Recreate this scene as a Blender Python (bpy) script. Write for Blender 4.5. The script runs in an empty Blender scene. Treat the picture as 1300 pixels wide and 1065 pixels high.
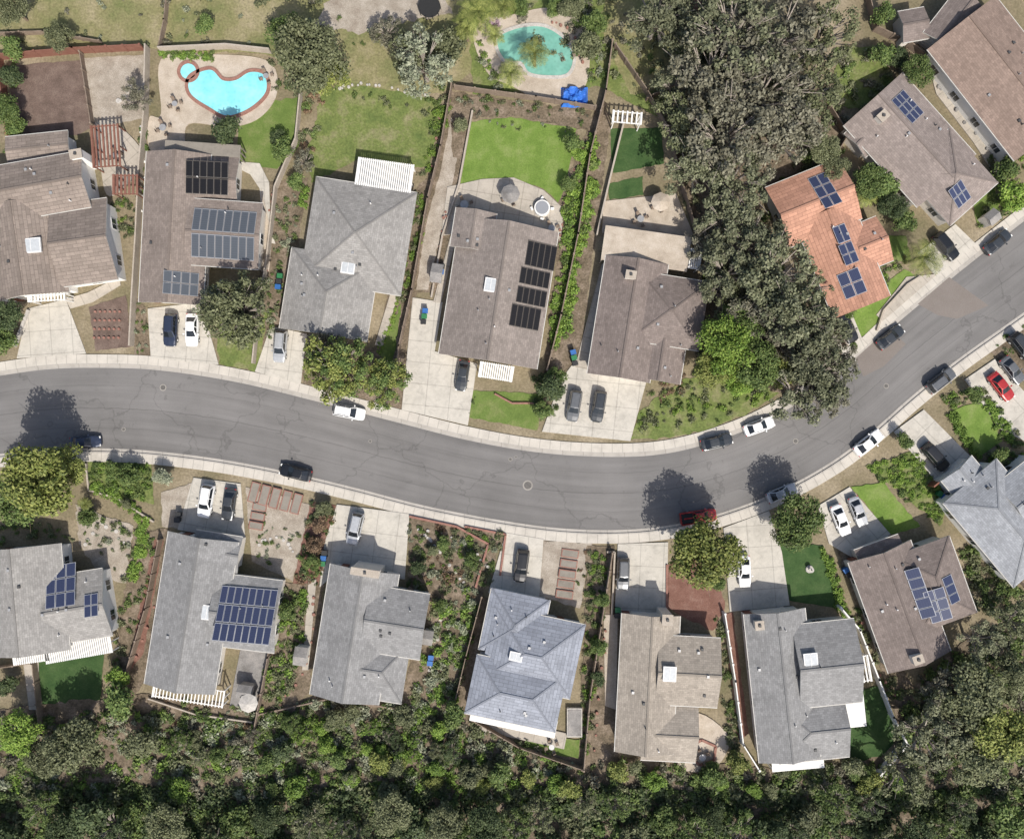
import bpy, math, random
import numpy as np
from mathutils import Vector
random.seed(7); rng=np.random.default_rng(7)
S=0.115; CX,CY=650.0,532.5; HC=116.0   # survey map units -> metres
def W(px,py,z=0.0):
    k=(1-z/HC)*S
    return ((px-CX)*k,(CY-py)*k)
sc=bpy.context.scene; col=sc.collection
def link(o): col.objects.link(o); return o
# ------------------------------------------------------------------ materials
def newmat(name):
    m=bpy.data.materials.new(name); m.use_nodes=True
    nt=m.node_tree; b=nt.nodes['Principled BSDF']; return m,nt,b
def N(nt,t,**kw):
    n=nt.nodes.new(t)
    for k,v in kw.items(): setattr(n,k,v)
    return n
def ramp(nt,cols,src,pos=None):
    r=N(nt,'ShaderNodeValToRGB'); e=r.color_ramp.elements
    n=len(cols)
    while len(e)<n: e.new(0.5)
    for i,c in enumerate(cols):
        e[i].position=pos[i] if pos else 0.3+0.4*i/max(1,n-1)
        e[i].color=(*c,1)
    nt.links.new(src,r.inputs[0]); return r.outputs[0]
def noise(nt,vec,scale,detail=4,rough=.6,dist=0):
    n=N(nt,'ShaderNodeTexNoise'); n.inputs['Scale'].default_value=scale
    n.inputs['Detail'].default_value=detail; n.inputs['Roughness'].default_value=rough
    n.inputs['Distortion'].default_value=dist
    nt.links.new(vec,n.inputs['Vector']); return n.outputs[0]
def maprange(nt,src,a,b,c,d):
    n=N(nt,'ShaderNodeMapRange'); n.inputs[1].default_value=a;n.inputs[2].default_value=b
    n.inputs[3].default_value=c;n.inputs[4].default_value=d
    nt.links.new(src,n.inputs[0]); return n.outputs[0]
def mathn(nt,op,a,b=None):
    n=N(nt,'ShaderNodeMath',operation=op)
    for i,v in enumerate((a,b)):
        if v is None: continue
        if isinstance(v,(int,float)): n.inputs[i].default_value=v
        else: nt.links.new(v,n.inputs[i])
    return n.outputs[0]
def scalecol(nt,c,f):
    n=N(nt,'ShaderNodeVectorMath',operation='SCALE')
    nt.links.new(c,n.inputs[0]); nt.links.new(f,n.inputs['Scale']); return n.outputs[0]
def mixc(nt,f,a,b):
    n=N(nt,'ShaderNodeMix',data_type='RGBA')
    if isinstance(f,(int,float)): n.inputs[0].default_value=f
    else: nt.links.new(f,n.inputs[0])
    for i,v in ((6,a),(7,b)):
        if isinstance(v,tuple): n.inputs[i].default_value=(*v,1)
        else: nt.links.new(v,n.inputs[i])
    return n.outputs[2]
def noisy(name,cols,scale=.3,fine=6,famp=.3,rough=.9,bump=0.0,pos=None,stain=0.0):
    m,nt,b=newmat(name); g=N(nt,'ShaderNodeNewGeometry').outputs['Position']
    c=ramp(nt,cols,noise(nt,g,scale,5,.65),pos)
    f=maprange(nt,noise(nt,g,fine,2,.7),.25,.75,1-famp,1+famp)
    c=scalecol(nt,c,f)
    if stain:
        s=maprange(nt,noise(nt,g,.9,4,.7,1.0),.5,.75,1,1-stain); c=scalecol(nt,c,s)
    nt.links.new(c,b.inputs['Base Color']); b.inputs['Roughness'].default_value=rough
    b.inputs['Specular IOR Level'].default_value=.2
    if bump:
        bn=N(nt,'ShaderNodeBump'); bn.inputs['Strength'].default_value=bump; bn.inputs['Distance'].default_value=.1
        nt.links.new(noise(nt,g,fine,3,.7),bn.inputs['Height']); nt.links.new(bn.outputs[0],b.inputs['Normal'])
    return m
def plain(name,c,rough=.6,metal=0,spec=.4,coat=0):
    m,nt,b=newmat(name); g=N(nt,'ShaderNodeNewGeometry').outputs['Position']
    f=maprange(nt,noise(nt,g,2.5,2),.3,.7,.9,1.08)
    cc=N(nt,'ShaderNodeRGB'); cc.outputs[0].default_value=(*c,1)
    nt.links.new(scalecol(nt,cc.outputs[0],f),b.inputs['Base Color'])
    b.inputs['Roughness'].default_value=rough; b.inputs['Metallic'].default_value=metal
    b.inputs['Specular IOR Level'].default_value=spec; b.inputs['Coat Weight'].default_value=coat
    return m
def leafmat(name,c1,c2,c3,k=1.25,ds=.06):
    def adj(c):
        g=sum(c)/3; return tuple((x*(1-ds)+g*ds)*k for x in c)
    c1,c2,c3=adj(c1),adj(c2),adj(c3)
    m,nt,b=newmat(name); gn=N(nt,'ShaderNodeNewGeometry')
    v=mathn(nt,'ADD',mathn(nt,'MULTIPLY',gn.outputs['Random Per Island'],.6),mathn(nt,'MULTIPLY',noise(nt,gn.outputs['Position'],.8,1),.5))
    c=ramp(nt,[c1,c2,c3],v,[.2,.5,.88])
    oi=N(nt,'ShaderNodeObjectInfo').outputs['Random']
    c=scalecol(nt,c,maprange(nt,oi,0,1,.82,1.2))
    nt.links.new(c,b.inputs['Base Color']); b.inputs['Roughness'].default_value=.6; b.inputs['Specular IOR Level'].default_value=.2
    return m
def uvout(nt): return N(nt,'ShaderNodeUVMap').outputs[0]
def roofmat(name,c,tile=False,var=.14):
    m,nt,b=newmat(name); uv=uvout(nt)
    br=N(nt,'ShaderNodeTexBrick'); nt.links.new(uv,br.inputs['Vector'])
    br.inputs['Scale'].default_value=1
    br.inputs['Color1'].default_value=(*[x*(1+var) for x in c],1)
    br.inputs['Color2'].default_value=(*[x*(1-var) for x in c],1)
    br.inputs['Mortar'].default_value=(*[x*(.62 if tile else .66) for x in c],1)
    br.inputs['Brick Width'].default_value=1.3 if tile else .55
    br.inputs['Row Height'].default_value=.5 if tile else .3
    br.inputs['Mortar Size'].default_value=.04 if tile else .018
    br.inputs['Mortar Smooth'].default_value=.6
    g=N(nt,'ShaderNodeNewGeometry').outputs['Position']
    f=maprange(nt,noise(nt,g,.3,4,.6),.3,.7,.9,1.1)
    f2=maprange(nt,noise(nt,g,6,2,.8),.25,.75,.87,1.13)
    cc=scalecol(nt,scalecol(nt,br.outputs[0],f),f2)
    sx=N(nt,'ShaderNodeSeparateXYZ'); nt.links.new(uv,sx.inputs[0])
    cb=N(nt,'ShaderNodeCombineXYZ'); nt.links.new(sx.outputs[0],cb.inputs[0])
    nt.links.new(mathn(nt,'MULTIPLY',sx.outputs[1],.12),cb.inputs[1])
    cc=scalecol(nt,cc,maprange(nt,noise(nt,cb.outputs[0],1.6,2),.35,.7,1.06,.92))
    nt.links.new(cc,b.inputs['Base Color']); b.inputs['Roughness'].default_value=.92; b.inputs['Specular IOR Level'].default_value=.15
    if tile:
        bn=N(nt,'ShaderNodeBump'); bn.inputs['Strength'].default_value=.3; bn.inputs['Distance'].default_value=.1
        w=mathn(nt,'FRACT',mathn(nt,'DIVIDE',sx.outputs[1],.5))
        nt.links.new(w,bn.inputs['Height']); nt.links.new(bn.outputs[0],b.inputs['Normal'])
    return m
def solarmat(name,c,line):
    m,nt,b=newmat(name); sx=N(nt,'ShaderNodeSeparateXYZ'); nt.links.new(uvout(nt),sx.inputs[0])
    def edge(o,w): return mathn(nt,'GREATER_THAN',mathn(nt,'ABSOLUTE',mathn(nt,'SUBTRACT',mathn(nt,'FRACT',o),.5)),.5-w)
    fr=mathn(nt,'MAXIMUM',edge(sx.outputs[0],.05),edge(sx.outputs[1],.035))
    ce=mathn(nt,'MAXIMUM',edge(mathn(nt,'MULTIPLY',sx.outputs[0],6),.06),edge(mathn(nt,'MULTIPLY',sx.outputs[1],10),.06))
    c1=mixc(nt,mathn(nt,'MULTIPLY',ce,.25),c,tuple(x*2.2+.03 for x in c))
    nt.links.new(mixc(nt,fr,c1,line),b.inputs['Base Color']); b.inputs['Roughness'].default_value=.5; b.inputs['Specular IOR Level'].default_value=.15
    return m
def asphaltmat(name,base):
    m,nt,b=newmat(name); g=N(nt,'ShaderNodeNewGeometry').outputs['Position']
    uv=uvout(nt); sx=N(nt,'ShaderNodeSeparateXYZ'); nt.links.new(uv,sx.inputs[0]); u,v=sx.outputs[0],sx.outputs[1]
    c=ramp(nt,[tuple(x*.84 for x in base),base,tuple(x*1.13 for x in base)],noise(nt,g,.09,5,.6))
    c=scalecol(nt,c,maprange(nt,noise(nt,g,9,2,.8),.2,.8,.84,1.16))
    cb=N(nt,'ShaderNodeCombineXYZ'); nt.links.new(mathn(nt,'MULTIPLY',u,.04),cb.inputs[0]); nt.links.new(mathn(nt,'MULTIPLY',v,9),cb.inputs[1])
    c=scalecol(nt,c,maprange(nt,noise(nt,cb.outputs[0],1.0,4,.6),.3,.7,.87,1.12))
    # paving lanes laid on different days
    cb2=N(nt,'ShaderNodeCombineXYZ'); nt.links.new(mathn(nt,'FLOOR',mathn(nt,'DIVIDE',u,23.0)),cb2.inputs[0]); nt.links.new(mathn(nt,'FLOOR',mathn(nt,'MULTIPLY',v,2.0)),cb2.inputs[1])
    wn=N(nt,'ShaderNodeTexWhiteNoise'); nt.links.new(cb2.outputs[0],wn.inputs[0])
    c=scalecol(nt,c,maprange(nt,wn.outputs[0],0,1,.965,1.035))
    wob=mathn(nt,'MULTIPLY',mathn(nt,'SUBTRACT',noise(nt,g,.5,3),.5),.03)
    for vv in (.5,.27,.76):
        d=mathn(nt,'ABSOLUTE',mathn(nt,'SUBTRACT',mathn(nt,'ADD',v,wob),vv))
        c=scalecol(nt,c,maprange(nt,d,.003,.008,.78 if vv==.5 else .88,1))
    vo=N(nt,'ShaderNodeTexVoronoi',feature='DISTANCE_TO_EDGE'); vo.inputs['Scale'].default_value=.06
    ds=N(nt,'ShaderNodeVectorMath',operation='ADD'); nt.links.new(g,ds.inputs[0])
    nn=N(nt,'ShaderNodeTexNoise'); nn.inputs['Scale'].default_value=.3; nn.inputs['Detail'].default_value=5; nt.links.new(g,nn.inputs[0])
    sv=N(nt,'ShaderNodeVectorMath',operation='SCALE'); sv.inputs['Scale'].default_value=6; nt.links.new(nn.outputs[1],sv.inputs[0])
    nt.links.new(sv.outputs[0],ds.inputs[1]); nt.links.new(ds.outputs[0],vo.inputs['Vector'])
    c=scalecol(nt,c,maprange(nt,vo.outputs[0],.003,.009,.82,1))
    sp=maprange(nt,noise(nt,g,.7,4,.7,.5),.62,.72,1,.84); c=scalecol(nt,c,sp)
    e=mathn(nt,'ABSOLUTE',mathn(nt,'SUBTRACT',v,.5)); c=scalecol(nt,c,maprange(nt,e,.36,.5,1,.88))
    nt.links.new(c,b.inputs['Base Color']); b.inputs['Roughness'].default_value=.9; b.inputs['Specular IOR Level'].default_value=.2
    return m
def jointed(name,base,step,step2=None,stain=.0):
    m,nt,b=newmat(name); g=N(nt,'ShaderNodeNewGeometry').outputs['Position']
    sx=N(nt,'ShaderNodeSeparateXYZ'); nt.links.new(uvout(nt),sx.inputs[0])
    c=ramp(nt,[tuple(x*.8 for x in base),base,tuple(min(1,x*1.1) for x in base)],noise(nt,g,.4,5,.7))
    c=scalecol(nt,c,maprange(nt,noise(nt,g,8,2,.8),.2,.8,.9,1.1))
    if stain: c=scalecol(nt,c,maprange(nt,noise(nt,g,.8,4,.7,1.0),.5,.75,1,1-stain))
    k=mathn(nt,'FRACT',mathn(nt,'DIVIDE',sx.outputs[0],step)); w=.06/step
    c=scalecol(nt,c,maprange(nt,mathn(nt,'ABSOLUTE',mathn(nt,'SUBTRACT',k,.5)),.5-w*1.5,.5-w*.5,1,.76))
    if step2:
        k=mathn(nt,'FRACT',mathn(nt,'DIVIDE',sx.outputs[1],step2)); w=.06/step2
        c=scalecol(nt,c,maprange(nt,mathn(nt,'ABSOLUTE',mathn(nt,'SUBTRACT',k,.5)),.5-w*1.5,.5-w*.5,1,.76))
    nt.links.new(c,b.inputs['Base Color']); b.inputs['Roughness'].default_value=.9; b.inputs['Specular IOR Level'].default_value=.2
    return m
def watermat(name,c1,c2):
    m,nt,b=newmat(name); g=N(nt,'ShaderNodeNewGeometry').outputs['Position']
    c=ramp(nt,[c1,c2],noise(nt,g,.25,3))
    vo=N(nt,'ShaderNodeTexVoronoi',feature='SMOOTH_F1'); vo.inputs['Scale'].default_value=2.2; nt.links.new(g,vo.inputs['Vector'])
    c=scalecol(nt,c,maprange(nt,vo.outputs[0],0,.8,.88,1.12))  # cell pattern paints caustic light ripples into the water colour
    nt.links.new(c,b.inputs['Base Color']); b.inputs['Roughness'].default_value=.06
    bn=N(nt,'ShaderNodeBump'); bn.inputs['Strength'].default_value=.25; bn.inputs['Distance'].default_value=.05
    nt.links.new(noise(nt,g,3,3),bn.inputs['Height']); nt.links.new(bn.outputs[0],b.inputs['Normal']); return m
M={}
M['ground']=noisy('ground_soil',[(.13,.12,.065),(.2,.165,.105),(.3,.25,.175)],.12,3,.3)
M['drygrass']=noisy('dry_grass',[(.12,.14,.05),(.2,.185,.09),(.32,.27,.175)],.16,3,.32)
M['grassrough']=noisy('rough_grass',[(.085,.12,.035),(.135,.165,.05),(.22,.205,.11)],.35,3,.32)
M['lawn']=noisy('lawn_grass',[(.085,.13,.03),(.115,.165,.04),(.18,.2,.075)],.35,5,.2)
M['lawnb']=noisy('bright_lawn',[(.1,.165,.03),(.135,.205,.042),(.19,.24,.075)],.4,5,.2)
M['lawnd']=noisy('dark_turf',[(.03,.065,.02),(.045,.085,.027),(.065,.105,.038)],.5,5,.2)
M['soil']=noisy('planting_soil',[(.085,.068,.045),(.15,.118,.082),(.24,.19,.145)],.5,4,.35)
M['mulch']=noisy('bark_mulch',[(.1,.072,.058),(.14,.1,.082),(.18,.135,.11)],.6,7,.3)
M['redmulch']=noisy('red_mulch',[(.14,.07,.052),(.18,.095,.072),(.23,.14,.11)],.6,7,.3)
M['gravel']=noisy('gravel',[(.23,.19,.15),(.31,.27,.22),(.4,.355,.3)],.5,8,.28)
M['conc']=jointed('driveway_concrete',(.47,.44,.385),3.1,3.4,stain=.24)
M['conc2']=jointed('patio_concrete',(.4,.36,.305),2.2,2.4,stain=.22)
M['tan']=noisy('tan_paving',[(.34,.285,.225),(.42,.36,.29),(.49,.43,.36)],.5,6,.15,stain=.15)
M['darkpat']=noisy('weathered_paving',[(.15,.14,.13),(.22,.21,.2),(.3,.28,.26)],.5,6,.2)
M['brick']=noisy('brick_edging',[(.22,.11,.085),(.3,.165,.13)],2,9,.25)
M['block']=noisy('block_wall',[(.33,.285,.235),(.42,.37,.31)],1,8,.15)
M['wood']=noisy('fence_wood',[(.17,.13,.1),(.26,.205,.16)],1,9,.25)
M['deck']=noisy('red_deck_wood',[(.17,.075,.055),(.22,.11,.08)],1,9,.2)
M['white']=noisy('white_paint',[(.68,.67,.64),(.76,.75,.72)],1,6,.05,rough=.6)
M['stucco']=noisy('stucco_wall',[(.6,.56,.5),(.68,.64,.58)],.6,9,.08)
M['stuccow']=noisy('white_stucco',[(.7,.69,.66),(.77,.76,.73)],.6,9,.06)
M['road']=asphaltmat('asphalt',(.168,.161,.155))
M['roadpatch']=noisy('asphalt_patch',[(.175,.152,.135),(.2,.176,.158)],.3,9,.15)
M['walk']=jointed('sidewalk_concrete',(.48,.445,.39),1.5)
M['gutter']=jointed('gutter_concrete',(.37,.345,.31),3.0)
M['water']=watermat('pool_water',(.16,.56,.62),(.32,.72,.76))
M['water2']=watermat('green_pool_water',(.13,.33,.26),(.2,.42,.34))
M['glass']=plain('window_glass',(.03,.04,.05),.08,0,.6)
M['frame']=plain('window_frame',(.7,.69,.67),.5)
M['garage']=plain('garage_door_paint',(.68,.65,.6),.5)
M['door']=plain('front_door_wood',(.2,.08,.05),.5)
M['sky']=plain('skylight_dome',(.46,.48,.49),.3,0,.5)
M['vent']=plain('roof_vent_metal',(.35,.35,.35),.5,.3)
M['ventd']=plain('dark_vent',(.06,.06,.06),.6)
M['iron']=noisy('cast_iron',[(.1,.095,.09),(.14,.13,.12)],3,9,.2,rough=.7)
M['rubber']=plain('tyre_rubber',(.02,.02,.02),.8)
M['carglass']=plain('car_glass',(.015,.018,.022),.06,0,.7)
M['lamp']=plain('lamp_lens',(.75,.75,.72),.2)
M['lampr']=plain('tail_lens',(.35,.02,.02),.3)
M['bluebin']=plain('blue_bin',(.03,.12,.34),.5); M['greenbin']=plain('green_bin',(.03,.16,.06),.5); M['blackbin']=plain('black_bin',(.03,.03,.03),.5)
M['tarp']=noisy('blue_tarp',[(.03,.11,.42),(.05,.19,.6)],.8,5,.2,rough=.4,bump=.5)
M['bark']=noisy('bark',[(.14,.1,.07),(.25,.2,.15)],2,9,.3)
M['barkg']=noisy('grey_bark',[(.25,.215,.18),(.36,.32,.28)],2,9,.25)
M['stone']=noisy('garden_stone',[(.35,.33,.3),(.5,.47,.43)],2,9,.2)
M['solar']=solarmat('solar_cells',(.035,.045,.09),(.36,.37,.4))
M['solarg']=solarmat('solar_grey_cells',(.07,.08,.095),(.25,.26,.28))
M['solark']=solarmat('black_solar_heater',(.01,.01,.012),(.09,.08,.07))
for k,c in dict(white=(.78,.78,.77),silver=(.42,.43,.44),grey=(.13,.135,.14),black=(.015,.016,.018),navy=(.03,.04,.07),red=(.4,.03,.03),dark=(.045,.05,.055)).items():
    M['p_'+k]=plain('car_paint_'+k,c,.3,.25 if k!='white' else 0,.5,.6)
L={}
L['green']=leafmat('leaves_green',(.03,.052,.014),(.065,.1,.025),(.125,.16,.045))
L['dark']=leafmat('leaves_dark',(.02,.032,.013),(.042,.062,.024),(.08,.102,.04))
L['olive']=leafmat('leaves_olive',(.042,.05,.024),(.09,.1,.046),(.16,.17,.088))
L['bright']=leafmat('leaves_bright',(.05,.095,.012),(.11,.18,.024),(.19,.26,.045))
L['yellow']=leafmat('leaves_yellowgreen',(.05,.07,.015),(.12,.142,.03),(.21,.222,.06))
L['grey']=leafmat('leaves_greybrown',(.045,.043,.028),(.095,.09,.06),(.175,.168,.118))
L['euc']=leafmat('leaves_eucalyptus',(.04,.046,.025),(.088,.096,.052),(.165,.17,.1))
L['pale']=leafmat('leaves_pale',(.1,.115,.075),(.18,.2,.125),(.28,.29,.2),1.15)
L['red']=leafmat('leaves_reddish',(.06,.035,.022),(.12,.078,.045),(.19,.13,.08))
L['hedge']=leafmat('hedge_leaves',(.04,.08,.012),(.095,.16,.024),(.16,.23,.04))
L['flower']=leafmat('flower_leaves',(.3,.15,.2),(.4,.28,.33),(.5,.42,.44),1.0)
# ------------------------------------------------------------------ mesh builder
class MB:
    def __init__(s): s.v=[];s.f=[];s.m=[];s.uv=[];s.hasuv=False
    def face(s,pts,mat=0,uv=None):
        i=len(s.v); s.v+= [tuple(p) for p in pts]; s.f.append(tuple(range(i,i+len(pts)))); s.m.append(mat)
        s.uv.append(uv if uv else [(0,0)]*len(pts)); s.hasuv=s.hasuv or bool(uv)
    def box(s,c,d,rot=0,mat=0):
        cx,cy,cz=c; x,y,z=d[0]/2,d[1]/2,d[2]/2; ca,sa=math.cos(rot),math.sin(rot)
        P=lambda a,b,e:(cx+a*x*ca-b*y*sa, cy+a*x*sa+b*y*ca, cz+e*z)
        for q in (((-1,-1,1),(1,-1,1),(1,1,1),(-1,1,1)),((-1,1,-1),(1,1,-1),(1,-1,-1),(-1,-1,-1)),
                  ((-1,-1,-1),(1,-1,-1),(1,-1,1),(-1,-1,1)),((1,-1,-1),(1,1,-1),(1,1,1),(1,-1,1)),
                  ((1,1,-1),(-1,1,-1),(-1,1,1),(1,1,1)),((-1,1,-1),(-1,-1,-1),(-1,-1,1),(-1,1,1))):
            s.face([P(*a) for a in q],mat)
    def tube(s,p0,p1,r0,r1,n=7,mat=0,cap=True):
        p0=Vector(p0);p1=Vector(p1);d=(p1-p0).normalized()
        a=d.orthogonal().normalized();b=d.cross(a)
        R0=[p0+(a*math.cos(t)+b*math.sin(t))*r0 for t in [2*math.pi*i/n for i in range(n)]]
        R1=[p1+(a*math.cos(t)+b*math.sin(t))*r1 for t in [2*math.pi*i/n for i in range(n)]]
        for i in range(n): s.face([R0[i],R0[(i+1)%n],R1[(i+1)%n],R1[i]],mat)
        if cap: s.face(R1,mat)
    def beam(s,p0,p1,w,h,mat=0):
        p0=Vector(p0);p1=Vector(p1);d=(p1-p0).normalized();sd=Vector((-d.y,d.x,0)).normalized()*(w/2);up=Vector((0,0,h))
        a,b,c,e=p0-sd,p0+sd,p1+sd,p1-sd
        s.face([a+up,e+up,c+up,b+up],mat);s.face([a,e,e+up,a+up],mat);s.face([c,b,b+up,c+up],mat);s.face([a,a+up,b+up,b],mat);s.face([e,c,c+up,e+up],mat)
    def obj(s,name,mats,parent=None,smooth=False):
        me=bpy.data.meshes.new(name); me.from_pydata(s.v,[],s.f)
        for m in mats: me.materials.append(m)
        me.polygons.foreach_set('material_index',s.m)
        if s.hasuv:
            l=me.uv_layers.new(name='UVMap'); fl=[c for f in s.uv for p in f for c in p]; l.data.foreach_set('uv',fl)
        me.update(); o=link(bpy.data.objects.new(name,me))
        if parent: o.parent=parent
        return o
def empty(name):
    o=link(bpy.data.objects.new(name,None)); o.empty_display_size=1; return o
# ------------------------------------------------------------------ ground sheet
g=MB(); g.face([(-1500,-1500,0),(1500,-1500,0),(1500,1500,0),(-1500,1500,0)]); g.obj('ground',[M['ground']])
def crom(p,n=8,closed=False):
    out=[];k=len(p)
    for i in range(k if closed else k-1):
        if closed: a,b,c,d=p[i-1],p[i],p[(i+1)%k],p[(i+2)%k]
        else: a,b,c,d=p[max(i-1,0)],p[i],p[i+1],p[min(i+2,k-1)]
        for j in range(n):
            t=j/n
            out.append(tuple(.5*((2*b[q])+(-a[q]+c[q])*t+(2*a[q]-5*b[q]+4*c[q]-d[q])*t*t+(-a[q]+3*b[q]-3*c[q]+d[q])*t**3) for q in (0,1)))
    if not closed: out.append(p[-1])
    return out
zc={'lo':.012,'hi':.15}
def patch(name,pts,mat,sm=False,lvl='lo',jit=0):
    z=zc[lvl]; zc[lvl]+=.0025
    le=max(range(len(pts)),key=lambda i:math.hypot(pts[i][0]-pts[i-1][0],pts[i][1]-pts[i-1][1])); ang=math.atan2(-(pts[le][1]-pts[le-1][1]),pts[le][0]-pts[le-1][0])
    if sm: pts=crom(pts,6,True)
    elif jit:
        o=[]
        for i in range(len(pts)):
            a,b=pts[i],pts[(i+1)%len(pts)]; n=max(2,int(math.hypot(b[0]-a[0],b[1]-a[1])/6))
            for j in range(n):
                t=j/n; o.append((a[0]+(b[0]-a[0])*t+random.uniform(-jit,jit)*(j>0),a[1]+(b[1]-a[1])*t+random.uniform(-jit,jit)*(j>0)))
        pts=o
    P=[(*W(*p),z) for p in pts]; ca,sa=math.cos(ang),math.sin(ang)
    b=MB(); b.face(P,0,[((p[0]-P[0][0])*ca+(p[1]-P[0][1])*sa,-(p[0]-P[0][0])*sa+(p[1]-P[0][1])*ca) for p in P])
    if lvl=='hi':
        n=len(P)
        for i in range(n):
            q,r=P[i],P[(i+1)%n]; b.face([(q[0],q[1],0),(r[0],r[1],0),r,q],0,[(1,1)]*4)
    o=b.obj(name,[M[mat]]); return o
# ------------------------------------------------------------------ road
up=[(-260,520),(-120,492),(0,473),(60,465),(120,463),(200,466),(300,481),(400,505),(500,531),(600,556),(690,571),(780,576),(850,571),(920,552),(980,526),(1040,490),(1088,452),(1130,413),(1200,355),(1300,276),(1420,185),(1560,80)]
dn=[(-260,610),(-120,592),(0,580),(60,574),(120,573),(190,576),(280,587),(370,604),(450,623),(540,646),(640,665),(720,675),(800,676),(870,667),(940,647),(1000,622),(1060,588),(1110,550),(1160,506),(1220,458),(1310,394),(1430,305),(1580,190)]
def dens(p,n=260):
    q=np.array(crom(p,10)); d=np.r_[0,np.cumsum(np.hypot(*np.diff(q,axis=0).T))]
    t=np.linspace(0,d[-1],n); return np.c_[np.interp(t,d,q[:,0]),np.interp(t,d,q[:,1])]
U=dens(up);D=dens(dn)
def offs(p,o):
    t=np.gradient(p,axis=0); t/=np.linalg.norm(t,axis=1)[:,None]; nrm=np.c_[-t[:,1],t[:,0]]; return p+nrm*o
def strip(name,A,B,z,mat,zb=None):
    b=MB(); A3=[(*W(*p),z) for p in A]; B3=[(*W(*p),z) for p in B]; u=0
    for i in range(len(A)-1):
        du=math.hypot(A3[i+1][0]-A3[i][0],A3[i+1][1]-A3[i][1])
        b.face([B3[i],B3[i+1],A3[i+1],A3[i]],0,[(u,0),(u+du,0),(u+du,1),(u,1)])
        if zb is not None:
            for Q in (A3,B3): b.face([(Q[i][0],Q[i][1],zb),(Q[i+1][0],Q[i+1][1],zb),Q[i+1],Q[i]],0,[(u,0),(u+du,0),(u+du,0),(u,0)])
        u+=du
    return b.obj(name,[M[mat]])
strip('road',U,D,.008,'road')
strip('gutter',U,offs(U,4),.016,'gutter'); strip('gutter',offs(D,-4),D,.016,'gutter')
strip('kerb',offs(U,-1.6),U,.14,'gutter',0); strip('kerb',D,offs(D,1.6),.14,'gutter',0)
strip('sidewalk',offs(U,-13),offs(U,-1.6),.136,'walk',0); strip('sidewalk',offs(D,1.6),offs(D,13),.136,'walk',0)
b=MB(); P=[(1086,455),(1128,417),(1150,437),(1122,465),(1096,478)]; b.face([(*W(*p),.022) for p in P]); b.obj('asphalt_patch',[M['roadpatch']])
b=MB(); P=[(1165,386),(1205,352),(1255,388),(1215,405),(1190,400)]; b.face([(*W(*p),.022) for p in P]); b.obj('asphalt_patch',[M['roadpatch']])
for (x,y,r) in [(207,492,.5),(670,616,.75),(157,545,.3),(648,583,.3),(655,580,.2),(1125,490,.4),(470,560,.25),(1010,560,.4)]:
    b=MB(); c=W(x,y)
    b.face([(c[0]+r*math.cos(t*.349),c[1]+r*math.sin(t*.349),.024) for t in range(18)],0)
    b.face([(c[0]+r*.72*math.cos(t*.349),c[1]+r*.72*math.sin(t*.349),.03) for t in range(18)],1)
    b.obj('manhole_cover',[M['gutter'],M['iron']])
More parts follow.
